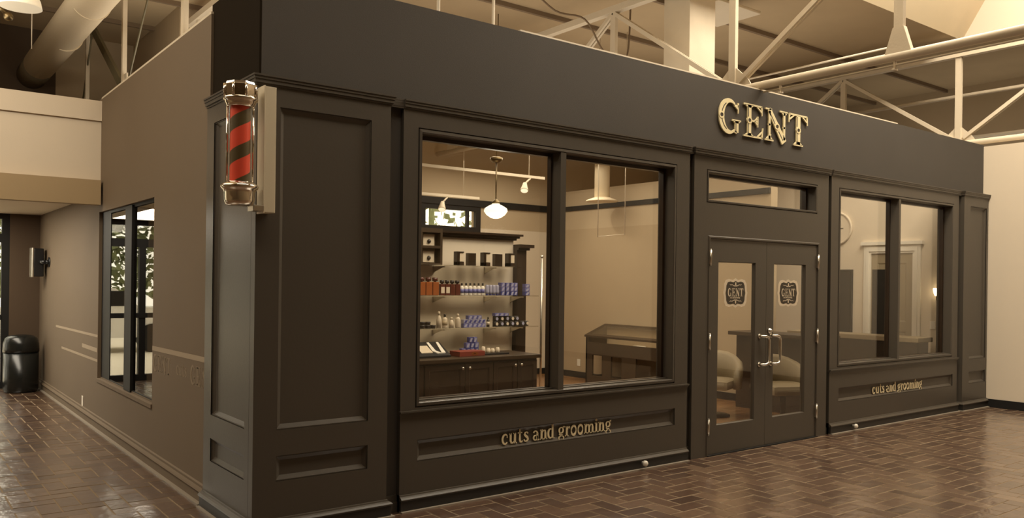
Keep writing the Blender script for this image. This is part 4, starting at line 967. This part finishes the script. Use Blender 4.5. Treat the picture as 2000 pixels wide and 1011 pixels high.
# lamps in the shop
t = thing('pendant_lamp', 'lit opal schoolhouse globe pendant hanging in the shop', 'lamp', (4.88, 4.05, 2.67))
gx, gy, gz = 4.88, 4.05, 2.66
b = MB(); b.lathe((gx, gy, gz), [(.03, -.10), (.07, -.09), (.13, -.05), (.165, 0), (.155, .04), (.10, .075), (.055, .095), (.05, .11)], 28); b.build('glass_globe', 'globe', t)
b = MB(); b.lathe((gx, gy, gz+.105), [(.052, 0), (.06, .01), (.05, .03), (.02, .06), (.01, .07)], 20); b.tube((gx, gy, gz+.15), (gx, gy, 3.36), .010, 10); b.build('rod', 'brass', t)
b = MB(); b.lathe((gx, gy, 3.36), [(.02, -.03), (.07, -.01), (.085, .01), (.09, .04), (.06, .055)], 20); b.tube((gx, gy, 3.40), (gx, gy, 5.4), .006, 8); b.build('canopy', 'brass', t)
d = bpy.data.lights.new('pendant_glow', 'POINT'); d.energy = 12; d.color = WARM; d.shadow_soft_size = .17
o = bpy.data.objects.new('pendant_glow', d); COL.objects.link(o); o.location = (gx, gy, gz-.32)
def track(x0, x1, y, z, label, heads):
    t = thing('lighting_track', label, 'lighting track', ((x0+x1)/2, y, z))
    b = MB(); b.box(x0, x1, y-.018, y+.018, z-.02, z+.02); b.build('rail', 'steel', t)
    for hx in (x0+.25, x1-.3):
        b = MB(); b.tube((hx, y, z+.02), (hx, y, 5.4), .006, 6); b.build('hanger', 'steel', t)
    for (hx, dx, lb) in heads:
        h = thing('track_spotlight', lb, 'lamp', (hx, y, z-.02))
        b = MB(); b.tube((hx, y, z-.02), (hx+dx*.4, y-.02, z-.13), .014, 10); b.build('arm', 'steel', h)
        b = MB(); b.lathe((hx+dx*.35, y-.02, z-.11), [(.03, 0), (.035, .03), (.062, .13), (.060, .14)], 18, axis=(dx, -.35, -.8)); b.build('lamp_head', 'steel', h)
        b = MB(); v = Vector((dx, -.35, -.8)).normalized(); b.lathe(Vector((hx+dx*.35, y-.02, z-.11))+v*.140, [(.054, 0), (.05, .004)], 18, axis=v[:]); b.build('lens', 'bulb_soft', h)
track(3.3, 6.2, 4.6, 3.28, 'white track rail crossing high behind the left window', [(5.93, -.35, 'white track spotlight right of the globe pendant')])
track(4.2, 5.75, 5.7, 3.02, 'lower white track rail left of the globe pendant', [(5.15, -.3, 'white track spotlight above the strip window')])
t = thing('pendant_wire', 'thin white suspended wire pair before the tan wall in the left window', 'wire', (6.4, 3.4, 3.4))
b = MB(); b.tube((6.4, 3.6, 2.35), (6.4, 3.6, 5.4), .007, 6); b.build('wire', 'steel', t)
b = MB(); b.tube((6.85, 3.5, 2.4), (6.85, 3.5, 5.4), .006, 6); b.tube((6.4, 3.6, 2.36), (6.85, 3.5, 2.41), .004, 6); b.build('wire', 'steel', t)

# right room: door, clock, stand-ins for window reflections, sink chair
RX = 10.5
d3 = thing('door_3', 'pale interior door with a dark glass strip in a wide moulded frame', 'door', (RX, 1.36, 0)); d3['kind'] = 'structure'
b = MB(fl(RX-.03)); b.slab(.90, 1.80, 0.004, 2.33, 0, .03, [(1.02, 1.68, .004, 2.20)]); b.slab(.94, 1.76, .004, 2.29, -.012, 0, [(.99, 1.71, .004, 2.23)]); b.box(.86, 1.84, -.03, .03, 2.33, 2.38); b.build('door_frame', 'white', d3)
b = MB(fl(RX-.012)); b.slab(1.02, 1.68, .01, 2.20, 0, .012, [(1.12, 1.58, .2, 1.0), (1.12, 1.58, 1.15, 2.05)]); b.loops(1.12, 1.58, .2, 1.0, [(0, 0), (.02, .008)], True); b.loops(1.12, 1.58, 1.15, 2.05, [(0, 0), (.02, .008)], True); dl = b.build('door_leaf', 'upholstery', d3)
b = MB(); b.box(RX-.022, RX-.018, 1.36, 1.66, .25, 1.95); b.build('glass_panel', 'black', dl, label='dark glass panel')
t = thing('wall_clock', 'round white clock on the shop right wall above the dark panel', 'clock', (RX, 2.25, 2.60))
b = MB(); b.lathe((RX, 2.28, 2.62), [(.27, 0), (.27, .03), (.24, .035), (.235, .02)], 36, axis=(-1, 0, 0)); b.build('rim', 'cream', t)
b = MB(); b.lathe((RX-.018, 2.28, 2.62), [(.235, 0), (.235, .003)], 36, axis=(-1, 0, 0)); b.build('face', 'cream', t)
b = MB(); b.box(RX-.028, RX-.024, 2.275, 2.285, 2.62, 2.80); b.box(RX-.028, RX-.024, 2.16, 2.28, 2.615, 2.625); b.build('hands', 'dkcap', t)
def reflection_panel(x, ya, yb, label):  # dark shape reflected in the window glass, made up as a wall panel
    t = thing('reflection_panel', label, 'panel_face', (x, (ya+yb)/2, 1.4))
    k = MB(fl(x-.05)); k.slab(ya, yb, .92, 1.95, 0, .048, [(ya+.03, yb-.03, .96, 1.91)]); f = k.build('panel_frame', 'black', t)
    k = MB(fl(x-.03)); k.box(ya+.025, yb-.025, 0, .008, .955, 1.915); k.build('panel_face', 'blackplastic', f)
reflection_panel(RX, 1.99, 2.30, 'tall black panel standing in for a reflected dark shape beside the white door')
t = thing('reflection_counter', 'long pale-topped counter standing in for a band reflected in the right window', 'counter', (9.8, 1.5, 0))  # pale band reflected in the glass, made up here as a counter
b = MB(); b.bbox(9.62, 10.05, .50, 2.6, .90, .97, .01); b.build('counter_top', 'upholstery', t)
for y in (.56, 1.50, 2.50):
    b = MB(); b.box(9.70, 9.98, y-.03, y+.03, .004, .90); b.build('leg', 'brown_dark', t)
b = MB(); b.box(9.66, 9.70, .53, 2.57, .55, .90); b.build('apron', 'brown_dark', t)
t = thing('wall_sconce', 'small lit wall sconce near the right edge of the right window', 'lamp', (RX, .62, 1.60))
b = MB(); b.lathe((RX-.09, .62, 1.60), [(.03, -.04), (.045, 0), (.055, .05), (.05, .07)], 18); b.build('glass_shade', 'bulb', t)
b = MB(); b.tube((RX, .62, 1.50), (RX-.09, .62, 1.50), .012, 10); b.tube((RX-.09, .62, 1.50), (RX-.09, .62, 1.57), .015, 10); b.tube((RX, .62, 1.50), (RX-.012, .62, 1.50), .05, 16); b.build('arm', 'brass', t)
for (x, y, z, lb) in ((RX, .72, 1.12, 'white switch plate on the shop right wall below the sconce'), (RX, 3.75, 1.12, 'white switch plate on the shop right wall seen through the right door leaf')):
    b = MB(); b.bbox(x-.008, x, y-.04, y+.04, z-.06, z+.06, .003); b.build('switch_plate', 'white', None, origin=(x, y, z), **T_(lb, 'switch'))
def armchair(x, y, rz, label):
    t = thing('waiting_chair', label, 'chair', (0, 0, 0), 'beige waiting chairs')
    b = MB(); b.bbox(-.30, .30, -.28, .30, .36, .48, .05); b.build('seat', 'upholstery', t)
    k = MB(); n = 10
    for i in range(n):
        a0 = PI*(-.05+1.10*i/n); a1 = PI*(-.05+1.10*(i+1)/n)
        vs = []
        for a in (a0, a1):
            h = .62+.20*math.sin(max(0, min(PI, a)))
            for r_, z_ in ((.30, .36), (.38, .36), (.40, h-.03), (.36, h), (.31, h-.04)): vs.append((r_*math.cos(a), r_*math.sin(a)*.92, z_))
        k.add(vs, [(j, (j+1) % 5, 5+(j+1) % 5, 5+j) for j in range(5)]+([(0, 1, 2, 3, 4)] if i == 0 else [])+([(5, 6, 7, 8, 9)] if i == n-1 else []), 0, True)
    k.build('backrest', 'upholstery', t)
    b = MB(); b.tube((0, 0, .04), (0, 0, .37), .035, 14); b.lathe((0, 0, .004), [(.24, 0), (.24, .015), (.06, .04)], 24); b.build('pedestal', 'brown_dark', t)
    t.location = (x, y, 0); t.rotation_euler = (0, 0, rz)
    return t
armchair(6.60, 1.66, -1.2, 'beige round-backed chair behind the left door leaf')
armchair(6.93, .82, -.4, 'beige round-backed chair behind the right door leaf')
t = thing('reception_desk', 'dark reception desk behind the handles of the double doors', 'desk', (7.6, 1.3, 0))
b = MB(); b.bbox(7.36, 7.86, .62, 2.0, 1.0, 1.05, .006); b.build('desk_top', 'wood_case', t)
b = MB(); b.box(7.50, 7.82, .66, 1.96, .004, 1.0); b.build('desk_body', 'brown_dark', t)

# ------------------------------------------------------------------ outdoors beyond the glass
b = MB(); b.box(-30, 30, 9.3, 45, -.12, -.05); b.box(.3, 30, 6.66, 9.3, -.12, -.05); b.build('ground', 'pave', **S('pale pavement outside', 'ground'))
def hedge(x0, x1, y, h, label, n=500):
    random.seed(int(abs(x0)*10)+int(y)); b = MB()
    for i in range(n):
        c = Vector((random.uniform(x0, x1), y+random.gauss(0, .35), random.uniform(.1, 1)**.7*h)); s = random.uniform(.08, .18)
        a = Vector((random.gauss(0, 1), random.gauss(0, 1), random.gauss(0, 1))).normalized()*s; d_ = a.orthogonal().normalized()*s*.6
        b.quad(c-a, c+d_, c+a, c-d_)
    for i in range(6):
        x = x0+(x1-x0)*(i+.5)/6; b.tube((x, y, -.05), (x, y, h*.7), .09, 8)
    b.build('hedge', 'leafm', None, origin=((x0+x1)/2, y, 0), kind='stuff', **T_(label, 'hedge'))
hedge(-9, 6, 22, 5.2, 'green trees and hedge outside the hallway exit door', 9000)
hedge(3, 14, 16, 6.0, 'pale green trees outside the strip window', 1500)
b = MB()
def carbody():
    prof = [(-2.1, .3), (-2.1, .75), (-1.9, .95), (-1.1, 1.0), (-.6, 1.42), (1.0, 1.45), (1.7, 1.0), (2.1, .92), (2.15, .3)]
    vs = [(x-1.6, y, z) for y in (15.0, 16.7) for x, z in prof]; n = len(prof)
    b.add(vs, [tuple(range(n)), tuple(range(n, 2*n))]+[(i, (i+1) % n, n+(i+1) % n, n+i) for i in range(n)])
carbody()
t = thing('car', 'white car parked outside the hallway exit door', 'car', (-1.6, 15.8, 0)); b.build('body', 'carwhite', t)
b = MB(); b.box(-2.55, -.55, 14.99, 15.0, 1.02, 1.36); b.build('side_window', 'black', t)
for wx in (-3.0, -.2):
    b = MB(); b.tube((wx, 14.97, .28), (wx, 15.2, .28), .33, 24); b.build('wheel', 'black', t)
